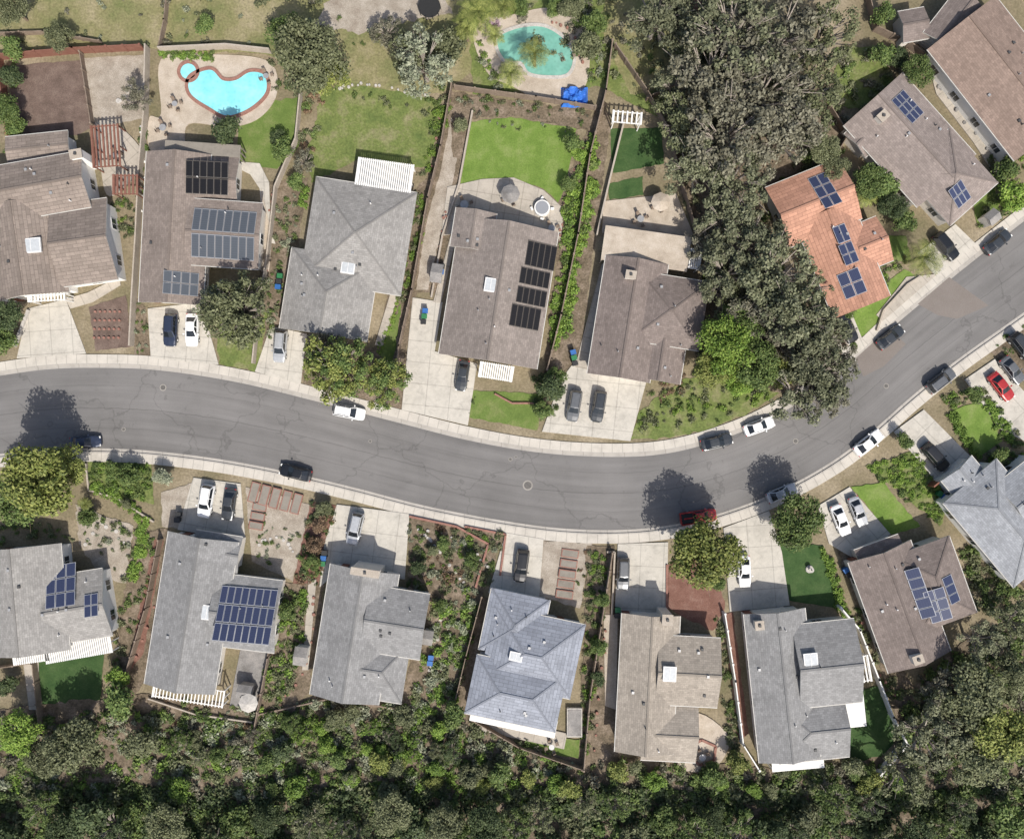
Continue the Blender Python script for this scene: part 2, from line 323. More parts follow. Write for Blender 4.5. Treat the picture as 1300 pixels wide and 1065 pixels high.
# ------------------------------------------------------------------ yard surfaces
PT=[
('dry_field',[(-60,-60),(610,-60),(600,90),(560,120),(410,110),(340,70),(190,62),(0,70),(-60,70)],'drygrass',2),
('dirt_track',[(60,-60),(130,-60),(160,20),(150,50),(110,60),(90,20)],'drygrass',3),
('dirt_track',[(430,-20),(560,-10),(575,18),(500,30),(455,45),(400,30)],'gravel',3),
('field_grass',[(590,-60),(760,-60),(860,60),(840,150),(760,110),(600,120)],'grassrough',2),
('dirt_yard',[(780,-40),(900,-40),(870,110),(800,120),(760,30)],'drygrass',2),
('mulch_yard',[(12,84),(104,76),(118,162),(98,172),(18,172)],'mulch',1),
('gravel_yard',[(106,74),(182,70),(186,150),(146,158),(120,160)],'gravel',1),
('lawn',[(300,158),(345,130),(382,122),(380,185),(352,215),(305,205)],'lawn',2),
('lawn',[(410,108),(480,112),(558,128),(548,215),(520,214),(455,202),(395,232),(388,205)],'grassrough',3),
('side_yard',[(340,230),(392,226),(360,420),(330,470),(325,420)],'soil',2),
('side_yard',[(520,250),(550,215),(572,130),(600,142),(560,372),(530,372),(505,500),(470,470)],'soil',2),
('gravel_path',[(574,140),(592,142),(574,235),(552,330),(544,368),(528,368),(540,290),(560,215)],'gravel',1),
('planting_bed',[(572,116),(752,142),(746,166),(650,148),(597,152),(590,200),(575,200)],'soil',2),
('lawn',[(597,155),(648,149),(732,164),(724,205),(713,262),(690,240),(650,226),(583,236)],'lawnb',1),
('side_yard',[(706,262),(745,165),(765,120),(776,160),(756,300),(735,470),(690,480),(706,330)],'soil',2),
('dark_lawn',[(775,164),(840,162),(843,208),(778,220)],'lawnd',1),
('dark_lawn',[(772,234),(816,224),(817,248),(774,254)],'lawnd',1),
('planting_bed',[(185,390),(192,455),(170,456),(170,375)],'soil',1),
('vegetable_bed',[(113,390),(160,375),(168,440),(122,446)],'mulch',1),
('lawn',[(276,405),(340,395),(328,472),(278,462)],'grassrough',2),
('planting_bed',[(380,432),(520,445),(512,522),(440,502),(385,488)],'soil',2),
('lawn',[(480,450),(512,380),(498,472)],'lawn',2),
('lawn',[(598,496),(690,500),(682,546),(596,530)],'lawn',1),
('front_bank',[(812,522),(870,480),(960,470),(1000,490),(950,524),(900,545),(850,556),(800,558)],'grassrough',2),
('canopy_floor',[(850,150),(1080,100),(1060,250),(960,240),(985,330),(1060,420),(1080,450),(1000,500),(880,470),(900,340),(860,230)],'soil',3),
('lawn',[(1093,382),(1148,342),(1165,352),(1130,395),(1108,424),(1090,428),(1082,400)],'lawnb',1),
('lawn',[(1120,300),(1150,300),(1156,330),(1130,335)],'lawn',1),
('lawn',[(1232,235),(1262,232),(1268,270),(1240,285)],'lawn',1),
('lawn',[(1062,60),(1110,60),(1140,110),(1100,140),(1058,135)],'grassrough',2),
('garden_bed',[(112,585),(192,589),(196,640),(112,622)],'grassrough',1),
('dirt_yard',[(96,640),(170,668),(164,740),(130,735),(100,690)],'gravel',2),
('gravel_yard',[(205,625),(248,612),(236,672),(206,668)],'gravel',1),
('terrace_garden',[(312,618),(395,640),(372,738),(320,712)],'gravel',1),
('shrub_bed',[(395,636),(428,642),(404,745),(372,740)],'redmulch',1),
('side_yard',[(170,672),(215,672),(190,860),(160,900),(140,860)],'soil',2),
('brick_path',[(196,684),(208,684),(182,830),(166,850),(172,800)],'redmulch',1),
('side_yard',[(352,740),(412,742),(392,880),(330,960),(310,900)],'soil',2),
('cottage_garden',[(520,655),(642,676),(606,766),(518,744)],'soil',2),
('side_yard',[(545,750),(620,760),(592,905),(530,960),(508,890)],'soil',2),
('step_garden',[(690,686),(752,690),(736,772),(684,756)],'gravel',1),
('side_yard',[(745,692),(780,692),(788,780),(785,975),(735,975),(742,800)],'soil',2),
('front_garden',[(846,716),(905,700),(920,770),(905,800),(846,772)],'redmulch',2),
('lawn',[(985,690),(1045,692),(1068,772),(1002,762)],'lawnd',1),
('red_path',[(918,778),(930,776),(950,930),(936,940)],'redmulch',1),
('lawn',[(1080,618),(1120,612),(1168,668),(1130,678)],'lawnb',1),
('front_bank',[(1098,592),(1162,572),(1205,640),(1192,668),(1150,630)],'grassrough',2),
('lawn',[(1205,522),(1246,508),(1272,560),(1240,582)],'lawnb',1),
('front_garden',[(1250,440),(1300,410),(1400,420),(1400,470),(1290,475)],'soil',1),
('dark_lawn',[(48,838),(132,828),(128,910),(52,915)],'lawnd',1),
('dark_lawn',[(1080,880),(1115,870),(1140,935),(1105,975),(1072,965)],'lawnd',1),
('hillside',[(-60,905),(180,880),(330,900),(420,880),(600,905),(780,960),(1000,975),(1130,960),(1160,870),(1240,800),(1400,760),(1400,1200),(-60,1200)],'soil',3),
('side_yard',[(1060,690),(1090,700),(1120,820),(1160,870),(1150,945),(1100,800)],'soil',2),
('lawn',[(665,932),(736,938),(734,962),(668,950)],'lawn',1),
]
for n,p,m,j in PT: patch(n,p,m,jit=j)
HI=[
('driveway',[(36,392),(84,380),(110,449),(22,455)],'conc',0),
('patio',[(205,76),(262,70),(340,78),(352,118),(330,150),(292,162),(240,158),(232,190),(192,192),(190,150),(205,145)],'tan',1),
('garden_path',[(305,206),(330,208),(342,232),(344,290),(350,310),(340,308),(334,292),(330,240),(318,222),(306,216)],'conc',0),
('driveway',[(188,392),(256,384),(278,463),(192,455)],'conc',0),
('driveway',[(344,414),(390,424),(382,488),(324,472)],'conc',0),
('driveway',[(524,378),(562,384),(552,446),(606,462),(594,540),(510,520)],'conc',0),
('patio',[(568,238),(612,228),(652,226),(690,242),(716,266),(712,305),(620,290),(560,300)],'conc2',0),
('pool_deck',[(602,40),(650,20),(705,12),(744,42),(742,112),(690,128),(650,110),(618,92)],'tan',1),
('patio',[(766,256),(858,246),(886,312),(764,296)],'tan',0),
('driveway',[(735,452),(820,486),(800,560),(688,548),(712,482)],'conc',0),
('driveway',[(1048,408),(1080,396),(1098,440),(1074,462)],'conc',0),
('driveway',[(1164,322),(1212,285),(1238,310),(1188,352)],'conc',0),
('garden_path',[(1136,370),(1150,352),(1190,348),(1120,408),(1112,400)],'conc2',0),
('driveway',[(1178,84),(1205,110),(1262,190),(1290,212),(1262,222),(1234,180),(1188,120)],'conc2',0),
('driveway',[(246,606),(306,614),(312,688),(226,672)],'conc',0),
('driveway',[(428,640),(520,652),(514,735),(430,725),(406,745),(412,690)],'conc',0),
('driveway',[(642,676),(690,684),(684,764),(620,752)],'conc',0),
('driveway',[(784,690),(848,688),(846,778),(780,782)],'conc',0),
('driveway',[(918,670),(976,648),(992,700),(1002,768),(926,776)],'conc',0),
('driveway',[(1038,642),(1078,618),(1130,678),(1082,708),(1052,690)],'conc',0),
('driveway',[(1134,548),(1172,520),(1240,588),(1192,616)],'conc',0),
('driveway',[(1224,482),(1262,456),(1320,520),(1300,560),(1270,545)],'conc',0),
('patio',[(308,812),(346,820),(330,900),(292,895)],'darkpat',0),
('patio',[(880,905),(925,935),(905,975),(860,970)],'tan',1),
('side_path',[(940,776),(952,775),(985,960),(962,966)],'conc2',0),
('side_path',[(764,335),(780,338),(748,470),(730,466)],'conc2',0),
('side_path',[(572,300),(580,300),(560,385),(550,384)],'conc2',0),
('side_path',[(392,735),(402,735),(392,850),(384,850)],'conc2',0),
('patio',[(606,905),(720,930),(716,950),(604,925)],'conc2',0),
('patio',[(766,780),(784,780),(782,900),(768,895)],'tan',0),
('patio',[(28,820),(50,830),(50,900),(38,900)],'conc2',0),
('patio',[(120,160),(146,157),(180,190),(180,215),(140,250),(128,210)],'conc2',1),
('garden_path',[(332,240),(346,300),(342,345),(332,345)],'tan',0),
('side_path',[(496,372),(506,374),(486,440),(476,438)],'conc2',0),
('front_path',[(84,380),(112,372),(152,352),(154,362),(118,384),(90,392)],'conc2',0),
]
for n,p,m,s in HI: patch(n,p,m,sm=bool(s),lvl='hi')
# ------------------------------------------------------------------ pools
def pool(name,out,wm,cop):
    o=[W(*p) for p in crom(out,8,True)]; cx=sum(p[0] for p in o)/len(o); cy=sum(p[1] for p in o)/len(o)
    b=MB(); b.face([(x,y,.245) for x,y in o],0); n=len(o)
    ri=[]
    for i in range(n):
        a,c=o[i-1],o[(i+1)%n]; d=math.hypot(c[0]-a[0],c[1]-a[1]); nx,ny=(c[1]-a[1])/d,-(c[0]-a[0])/d
        ri.append((nx,ny))
    s=1 if sum((ri[i][0]*(o[i][0]-cx)+ri[i][1]*(o[i][1]-cy)) for i in range(n))>0 else -1
    O=[(o[i][0]+s*ri[i][0]*.5,o[i][1]+s*ri[i][1]*.5) for i in range(n)]
    for i in range(n):
        j=(i+1)%n; z=.3
        b.face([(*o[i],z),(*o[j],z),(*O[j],z),(*O[i],z)],1)
        b.face([(*O[i],.1),(*O[j],.1),(*O[j],z),(*O[i],z)],1); b.face([(*o[i],.2),(*o[j],.2),(*o[j],z),(*o[i],z)],1)
    b.obj(name,[M[wm],M[cop]])
pool('swimming_pool',[(243,100),(268,90),(283,103),(300,103),(318,93),(336,97),(338,118),(318,138),(290,148),(268,138),(243,120)],'water','brick')
pool('hot_tub',[(233,85),(240,82),(247,85),(250,92),(247,99),(240,102),(233,99),(230,92)],'water','brick')
pool('swimming_pool',[(634,48),(660,37),(690,36),(714,50),(727,72),(720,94),(695,97),(672,93),(662,80),(643,78),(633,63)],'water2','stone')
# ------------------------------------------------------------------ fences, walls
def fence(name,pts,mat,h=1.7,t=.12,posts=True,pm=None):
    b=MB(); P=[W(*p) for p in pts]
    for a,c in zip(P,P[1:]):
        b.beam((*a,0.0),(*c,0.0),t,h)
        L_=math.hypot(c[0]-a[0],c[1]-a[1]); n=max(1,int(L_/2.4))
        if posts:
            for i in range(n+1):
                b.box((a[0]+(c[0]-a[0])*i/n,a[1]+(c[1]-a[1])*i/n,(h+.12)/2),(t+.12,t+.12,h+.12),math.atan2(c[1]-a[1],c[0]-a[0]))
    b.obj(name,[M[mat]])
FN=[('wooden_fence',[(4,76),(100,68),(184,64)],'deck',1.8,.15),('wooden_fence',[(4,76),(16,175)],'deck',1.6,.15),('wooden_fence',[(106,70),(120,160)],'wood',1.2,.12),
('wooden_fence',[(217,-20),(212,30),(205,64)],'wood',1.2,.1),('wooden_fence',[(0,46),(60,44),(130,56)],'wood',1.1,.1),
('block_wall',[(190,62),(188,150),(182,215),(178,300),(173,380),(170,440)],'block',1.6,.2),
('block_wall',[(384,120),(378,180),(352,240),(342,330),(330,400),(324,462)],'block',1.5,.2),
('block_wall',[(205,66),(290,62),(345,68)],'block',1.5,.22),
('wooden_fence',[(574,112),(560,190),(544,255),(524,370),(508,440),(500,500)],'wood',1.7,.12),
('block_wall',[(600,142),(583,235),(562,300),(548,378)],'block',.6,.25),
('wooden_fence',[(578,114),(680,128),(755,140)],'wood',1.6,.12),
('block_wall',[(776,58),(768,120),(748,200),(733,300),(712,400),(694,470)],'wood',1.7,.16),
('block_wall',[(793,150),(772,235),(757,300)],'block',1.0,.25),
('wooden_fence',[(780,62),(820,120),(848,170),(862,230),(886,310),(902,345)],'wood',1.6,.12),
('retaining_wall',[(820,128),(880,100)],'wood',1.4,.12),
('retaining_wall',[(1112,420),(1120,395),(1150,362),(1166,352)],'block',.5,.25),
('wooden_fence',[(1050,140),(1072,175),(1060,195)],'wood',1.6,.12),('wooden_fence',[(1098,0),(1108,40),(1150,60),(1180,82)],'wood',1.6,.12),
('wooden_fence',[(207,684),(190,770),(166,850),(150,905)],'wood',1.7,.12),
('wooden_fence',[(356,738),(344,830),(322,945)],'wood',1.7,.12),
('wooden_fence',[(520,745),(546,760)],'wood',1.6,.12),
('wooden_fence',[(612,755),(592,830),(574,905),(560,950)],'wood',1.7,.12),
('wooden_fence',[(776,700),(762,790),(748,880),(740,972)],'wood',1.7,.14),
('wooden_fence',[(600,910),(660,945),(738,972)],'wood',1.4,.12),
('white_fence',[(917,776),(930,860),(940,940),(960,972)],'white',1.6,.16),
('white_fence',[(1062,768),(1086,796),(1110,858),(1128,905),(1146,940),(1112,978)],'white',1.6,.2),
('wooden_fence',[(1205,640),(1240,690),(1300,745)],'wood',1.6,.12),
('garden_wall',[(520,655),(580,668),(620,690),(604,745)],'brick',.45,.3),
('garden_wall',[(590,668),(642,678),(635,730)],'brick',.4,.3),
('garden_wall',[(628,500),(650,512),(684,512)],'brick',.4,.25),
('garden_wall',[(770,700),(780,700),(776,782)],'block',.6,.25),
('wooden_fence',[(0,845),(48,838),(56,915)],'wood',1.5,.12),
('retaining_wall',[(110,588),(114,622),(150,632),(196,662)],'block',.4,.25),
('retaining_wall',[(846,716),(846,778)],'brick',.4,.25),
('wooden_fence',[(1070,440),(1052,405),(1040,380)],'wood',1.5,.12),
('garden_wall',[(20,440),(38,394)],'stone',.5,.4),
('retaining_wall',[(330,905),(420,885),(520,900)],'wood',.7,.2),('retaining_wall',[(190,885),(250,905),(322,915)],'block',.6,.2),
('garden_wall',[(876,946),(890,938),(908,946),(906,964),(888,970),(876,960),(876,946)],'brick',.4,.35)]
for n,p,m,h,t in FN: fence(n,p,m,h,t,posts=(m in('wood','white','deck')))
def steps(cx,cy,w,d,rot,n,name='garden_steps'):
    b=MB(); r=-math.radians(rot)
    for i in range(n):
        o=(i-(n-1)/2)*d; x=cx-math.sin(math.radians(rot))*o*1; y=cy+math.cos(math.radians(rot))*o
        c=W(x,y); z=.2+.1*(i%3)
        b.box((c[0],c[1],z/2+.02),(w*S,d*S*.8,z+.04),r,1); b.box((c[0],c[1],z/2),(w*S-.3,d*S*.62,z+.1),r,0)
    b.obj(name,[M['conc2'],M['brick']])
steps(720,728,22,13,8,5); steps(350,632,26,14,-75,5); steps(328,655,18,12,10,3)
# ------------------------------------------------------------------ houses
def wingdef(cx,cy,w,h,rot,ends,axis,eave,pitch=18):
    if eave>3.3: eave-=1.5
    x,y=W(cx,cy,eave); k=S*(1-eave/HC); a=-math.radians(rot)
    if axis=='y': L_,D_=h*k,w*k; a+=math.pi/2
    else: L_,D_=w*k,h*k
    t=math.tan(math.radians(pitch)); i0=min(D_/2,L_/2-.05) if ends[0]=='h' else 0; i1=min(D_/2,L_/2-.05) if ends[1]=='h' else 0
    return dict(x=x,y=y,L=L_,D=D_,a=a,t=t,i0=i0,i1=i1,e=eave,ends=ends)
def hgt(wg,x,y):
    dx,dy=x-wg['x'],y-wg['y']; c,s=math.cos(wg['a']),math.sin(wg['a']); l=dx*c+dy*s; d=-dx*s+dy*c
    if abs(l)>wg['L']/2 or abs(d)>wg['D']/2: return None
    v=wg['D']/2-abs(d)
    if wg['i0']: v=min(v,(l+wg['L']/2)*(wg['D']/2)/wg['i0'])
    if wg['i1']: v=min(v,(wg['L']/2-l)*(wg['D']/2)/wg['i1'])
    return wg['e']+v*wg['t']
def house(name,roofm,wallm,wings,solar=(),sky=(),vents=6,chim=(),side=0,seed=0):
    rnd=random.Random(seed); E=empty(name); WG=[wingdef(*w) for w in wings]
    c0=(sum(w['x'] for w in WG)/len(WG),sum(w['y'] for w in WG)/len(WG)); E.location=(c0[0],c0[1],0)
    rb=MB();wb=MB();win=MB()
    for wi,w in enumerate(WG):
        c,s=math.cos(w['a']),math.sin(w['a']); Lh,Dh=w['L']/2,w['D']/2; rz=w['e']+Dh*w['t']
        T=lambda l,d,z:(w['x']+l*c-d*s-c0[0],w['y']+l*s+d*c-c0[1],z)
        e=w['e']; A,B,C,Dd=(-Lh,-Dh,e),(Lh,-Dh,e),(Lh,Dh,e),(-Lh,Dh,e); R0=(-Lh+w['i0'],0,rz);R1=(Lh-w['i1'],0,rz)
        sl=Dh*math.hypot(1,w['t'])
        fs=[([A,B,R1,R0],[(-Lh,0),(Lh,0),(R1[0],sl),(R0[0],sl)]),([C,Dd,R0,R1],[(Lh,0),(-Lh,0),(R0[0],sl),(R1[0],sl)])]
        if w['i1']: fs.append(([B,C,R1],[(-Dh,0),(Dh,0),(0,sl)]))
        if w['i0']: fs.append(([Dd,A,R0],[(-Dh,0),(Dh,0),(0,sl)]))
        for f,uv in fs:
            rb.face([T(*p) for p in f],0,[(a+wi*3.3,b_) for a,b_ in uv])
            rb.face([T(p[0],p[1],p[2]-.22) for p in reversed(f)],1,[(0,0)]*len(f))
        bd=[A,B]+([] if w['i1'] else [R1])+[C,Dd]+([] if w['i0'] else [R0])
        for i in range(len(bd)):
            p,q=bd[i],bd[(i+1)%len(bd)]
            rb.face([T(p[0],p[1],p[2]-.22),T(q[0],q[1],q[2]-.22),T(*q),T(*p)],1,[(0,0)]*4)
        rb.beam(T(*R0),T(*R1),.3,.05,2)
        if w['i1']: rb.beam(T(*B),T(*R1),.24,.04,2); rb.beam(T(*C),T(*R1),.24,.04,2)
        if w['i0']: rb.beam(T(*A),T(*R0),.24,.04,2); rb.beam(T(*Dd),T(*R0),.24,.04,2)
        for d_ in (-1,1): rb.beam(T(-Lh,d_*(Dh+.06),e-.14),T(Lh,d_*(Dh+.06),e-.14),.1,.12,1)
        ins=.5; l,d=Lh-ins,Dh-ins; zt=e+ins*w['t']-.23; zr=rz-.24
        for q in (((-l,-d),(l,-d)),((l,d),(-l,d))): wb.face([T(*q[0],0),T(*q[1],0),T(*q[1],zt),T(*q[0],zt)])
        for sg,ii in ((1,w['i1']),(-1,w['i0'])):
            pts=[T(sg*l,-sg*d,0),T(sg*l,sg*d,0),T(sg*l,sg*d,zt)]+([] if ii else [T(sg*l,0,zr)])+[T(sg*l,-sg*d,zt)]
            wb.face(pts)
        for nx,ny,ln,dist in ((0,-1,2*l,d),(0,1,2*l,d),(1,0,2*d,l),(-1,0,2*d,l)):
            n=int(ln/4.2)
            for i in range(n):
                t_=(i+.5)/n*ln-ln/2
                for zz in [1.5]:
                    lx,ly=(t_,ny*dist) if nx==0 else (nx*dist,t_)
                    rot=w['a']+(0 if nx==0 else math.pi/2); p=T(lx,ly,zz)
                    win.box(p,(1.6,.10,1.3),rot,1); win.box(p,(1.4,.14,1.1),rot,0); win.box(p,(.06,.18,1.1),rot,1)
        if wi==side:
            toS=-1 if c0[1]>5 else 1
            best=max(((nx,ny) for nx,ny in ((0,-1),(0,1),(1,0),(-1,0))),key=lambda q:(q[0]*s+q[1]*c)*toS)
            lx,ly=best[0]*l,best[1]*d; rot=w['a']+(0 if best[0]==0 else math.pi/2)
            gd=MB(); p=T(lx,ly,1.12); gd.box(p,(4.8,.2,2.24),rot,0)
            for k in range(3):
                gd.box((p[0],p[1],.56*(k+1)),(4.8,.22,.04),rot,1)
            gd.obj('garage_door',[M['garage'],M['vent']],E)
            off=3.2; lx2,ly2=(lx,ly+off) if best[0] else (lx+off,ly)
            dd=MB(); dd.box(T(lx2,ly2,1.05),(1.0,.22,2.1),rot,0); dd.obj('front_door',[M['door']],E)
    rb.obj('roof',[roofm[0],roofm[2],roofm[1]],E)
    wb.obj('walls',[M[wallm]],E); win.obj('windows',[M['glass'],M['frame']],E)
    def top(x,y):
        h=[q for q in (hgt(w,x,y) for w in WG) if q is not None]; return max(h) if h else None
    def loc(px,py):
        z=WG[0]['e']+1
        for _ in range(6):
            x,y=W(px,py,z); q=top(x,y)
            if q is None: q=WG[0]['e']
            z=z*.3+q*.7
        gx=((top(x+.15,y) or z)-(top(x-.15,y) or z))/.3; gy=((top(x,y+.15) or z)-(top(x,y-.15) or z))/.3
        if abs(gx)>.5 or abs(gy)>.5: gx=gy=0
        return x,y,z,gx,gy
    for (px,py,w,h,rot,nx,ny,mt) in solar:
        x,y,z,gx,gy=loc(px,py); k=S*(1-z/HC); a=-math.radians(rot); b=MB(); w*=k;h*=k
        zo=.12
        for ii in (-1,-.5,0,.5,1):
            for jj in (-1,-.5,0,.5,1):
                X=x+ii*w/2*math.cos(a)-jj*h/2*math.sin(a); Y=y+ii*w/2*math.sin(a)+jj*h/2*math.cos(a)
                q=top(X,Y)
                if q: zo=max(zo,q-(z+gx*(X-x)+gy*(Y-y))+.1)
        zo=min(zo,.6)
        def Q(u,v,dz=0):
            lx,ly=(u-.5)*w,(v-.5)*h; X=lx*math.cos(a)-ly*math.sin(a); Y=lx*math.sin(a)+ly*math.cos(a)
            return (x+X-c0[0],y+Y-c0[1],z+gx*X+gy*Y+zo+dz)
        for i in range(nx):
            for j in range(ny):
                u0,u1,v0,v1=(i+.03)/nx,(i+.97)/nx,(j+.03)/ny,(j+.97)/ny
                t=[Q(u0,v0),Q(u1,v0),Q(u1,v1),Q(u0,v1)]; bt=[Q(u0,v0,-.08),Q(u1,v0,-.08),Q(u1,v1,-.08),Q(u0,v1,-.08)]
                b.face(t,0,[(.0,.0),(1,0),(1,1),(0,1)])
                for q in range(4): b.face([bt[q],bt[(q+1)%4],t[(q+1)%4],t[q]],1,[(0,0)]*4)
        b.obj('solar_panels',[M[mt],M['vent']],E)
    for (px,py,w,h,rot) in sky:
        x,y,z,gx,gy=loc(px,py); a=-math.radians(rot); b=MB()
        b.box((x-c0[0],y-c0[1],z+.05),(w*S,h*S,.3),a,1); b.box((x-c0[0],y-c0[1],z+.12),(w*S-.3,h*S-.3,.2),a,0)
        b.box((x-c0[0],y-c0[1],z+.14),(.06,h*S-.25,.22),a,1)
        b.obj('skylight',[M['sky'],M['frame']],E)
    b=MB()
    for i in range(vents+3):
        w=rnd.choice(WG); l=rnd.uniform(-.4,.4)*w['L']; d=rnd.uniform(-.38,.38)*w['D']; c,s=math.cos(w['a']),math.sin(w['a'])
        x,y=w['x']+l*c-d*s,w['y']+l*s+d*c; z=top(x,y)
        if rnd.random()<.5: b.tube((x-c0[0],y-c0[1],z-.1),(x-c0[0],y-c0[1],z+.45),.09,.09,8,rnd.choice([0,1,2]))
        else: b.box((x-c0[0],y-c0[1],z+.08),(.36,.36,.26),w['a'],rnd.choice([0,1,0]))
    if vents: b.obj('roof_vents',[M['vent'],M['ventd'],M['frame']],E)
    for (px,py,w,h,rot) in chim:
        x,y,z,_,_=loc(px,py); b=MB(); b.box((x-c0[0],y-c0[1],(z+.8)/2),(w*S,h*S,z+.8),-math.radians(rot),0)
        b.box((x-c0[0],y-c0[1],z+.85),(w*S+.15,h*S+.15,.12),-math.radians(rot),1); b.box((x-c0[0],y-c0[1],z+1.0),(.35,.35,.3),0,2)
        b.obj('chimney',[M[wallm],M['block'],M['ventd']],E)
    return E
def RM(n,c,tile=False,fas=(.5,.48,.44),k=1.06):
    c=tuple(x*k for x in c)
    return (roofmat(n,c,tile),roofmat(n+'_ridge',tuple(x*1.15 for x in c),False,.2),plain(n+'_fascia',fas,.6))
rB=RM('brown_tile',(.215,.178,.152),True); rB2=RM('brown_shingle',(.205,.17,.148)); rG=RM('grey_shingle',(.25,.24,.226)); rBr=RM('taupe_shingle',(.21,.181,.162))
rD=RM('dark_brown_shingle',(.18,.149,.134)); rO=RM('terracotta_tile',(.4,.22,.155),True); rT=RM('taupe_brown_shingle',(.23,.193,.174)); rBl=RM('blue_grey_tile',(.235,.25,.285),True)
rBg=RM('slate_grey_shingle',(.255,.265,.28)); rTan=RM('tan_shingle',(.28,.247,.208)); rG2=RM('cool_grey_shingle',(.214,.212,.209)); rWB=RM('warm_brown_shingle',(.225,.168,.138))
house('suburban_house',rB,'stuccow',[(48,238,125,72,-10,'gg','x',5.6),(30,318,100,120,-8,'gg','y',4.9),(106,308,74,104,-8,'gg','x',5.1),(48,188,80,36,-6,'gg','x',3.0,10)],sky=[(40,312,24,18,-5)],chim=[(100,198,14,10,-10)],side=1,seed=1)
house('suburban_house',rB2,'stucco',[(222,290,82,192,3,'gg','y',4.4),(272,230,62,66,3,'gg','x',4.1),(284,297,94,84,4,'gg','x',5.0,9)],
 solar=[(264,227,54,42,3,6,2,'solark'),(285,281,80,31,4,8,1,'solarg'),(283,314,80,31,4,8,1,'solarg'),(230,360,40,30,3,4,2,'solarg')],side=0,seed=2)
house('suburban_house',rG,'stucco',[(455,300,130,132,9,'hh','x',4.2),(418,374,112,104,9,'gh','y',4.1)],sky=[(442,340,17,15,9)],side=1,vents=8,seed=3)
house('suburban_house',rBr,'stucco',[(633,372,126,176,9,'gg','y',4.3),(601,292,52,50,9,'gg','y',4.9)],sky=[(623,362,15,17,9)],
 solar=[(687,325,38,34,9,5,1,'solark'),(679,353,38,22,9,5,1,'solark'),(675,377,38,22,9,5,1,'solark'),(667,403,38,30,9,5,1,'solark')],seed=4)
house('suburban_house',rD,'stucco',[(797,405,80,152,9,'gg','y',4.4),(850,395,90,88,9,'hh','x',4.7),(838,455,60,58,9,'gg','y',3.9)],chim=[(800,350,12,9,9)],side=0,seed=5)
house('suburban_house',rO,'stucco',[(1033,258,100,82,-22,'gg','x',4.3),(1070,330,78,130,-22,'gg','y',4.2),(1105,310,40,60,-22,'gg','x',4.0)],
 solar=[(1047,242,24,46,-22,2,3,'solar'),(1068,297,20,24,-22,2,1,'solar'),(1077,322,22,28,-22,2,2,'solar'),(1081,360,26,34,-22,2,2,'solar')],side=1,vents=4,seed=6)
house('suburban_house',rT,'stucco',[(1155,178,100,140,-42,'gg','y',4.5),(1206,225,82,92,-42,'hh','x',4.8),(1100,172,40,40,-42,'gg','x',4.0)],
 solar=[(1152,136,26,40,-42,3,3,'solar'),(1218,247,22,28,-42,3,2,'solar')],chim=[(1118,150,12,10,-42)],seed=7)
house('suburban_house',rWB,'stuccow',[(1276,100,110,180,-38,'gg','y',5.2)],vents=6,seed=8)
house('garden_building',rD,'stucco',[(1212,28,46,70,-52+90,'gg','y',3.2),(1160,32,34,40,-10,'gg','x',2.8)],vents=0,seed=9)
house('suburban_house',rBg,'stuccow',[(1276,664,88,140,-40,'hh','y',5.4),(1234,618,50,62,-40,'gg','y',4.8),(1312,622,70,70,-38,'gg','x',5.7)],side=1,seed=10)
house('suburban_house',rD,'stucco',[(1142,770,84,150,-20,'gg','y',4.9),(1186,742,78,104,-20,'hh','y',5.2),(1120,710,60,46,-20,'gg','x',4.4)],
 solar=[(1166,752,18,66,-20,1,5,'solar'),(1190,768,26,44,-20,2,3,'solar'),(1207,748,16,36,-20,1,3,'solar')],chim=[(1162,835,12,10,-20)],seed=11)
house('suburban_house',rG2,'stucco',[(993,870,78,190,-6,'gg','y',5.0),(1050,842,80,106,-6,'gg','x',5.3),(1030,925,90,80,-6,'hg','x',4.7)],sky=[(1029,838,17,18,-6)],chim=[(962,792,10,10,-6)],seed=12)
house('suburban_house',rTan,'stucco',[(822,868,74,176,3,'gg','y',5.0),(873,852,80,88,3,'gg','x',5.3),(850,930,70,72,3,'gg','x',4.6)],sky=[(850,855,16,18,3)],chim=[(846,785,12,12,3)],seed=13)
house('suburban_house',rBl,'stuccow',[(676,828,118,96,12,'hh','x',5.0),(653,793,76,80,12,'hh','y',4.7),(655,880,118,76,12,'hh','x',5.3)],sky=[(655,833,16,11,12)],vents=7,seed=14)
house('suburban_house',rG2,'stucco',[(450,805,88,168,9,'gg','y',5.0),(502,790,76,84,9,'gg','x',5.3),(486,850,60,78,9,'gh','x',4.6)],chim=[(466,724,34,8,9)],seed=15)
house('suburban_house',rG2,'stucco',[(243,778,90,196,9,'gg','y',5.0),(312,778,84,92,7,'gg','x',4.8),(275,700,60,46,9,'gg','x',4.6)],sky=[(263,777,20,18,7)],solar=[(312,780,72,66,5,8,3,'solar')],seed=16)
house('suburban_house',rG,'stuccow',[(28,762,110,136,-5,'gg','y',5.0),(98,770,78,86,-9,'gg','x',4.7)],solar=[(80,742,38,52,-9,3,3,'solar'),(116,768,18,28,-9,2,2,'solar')],seed=17)
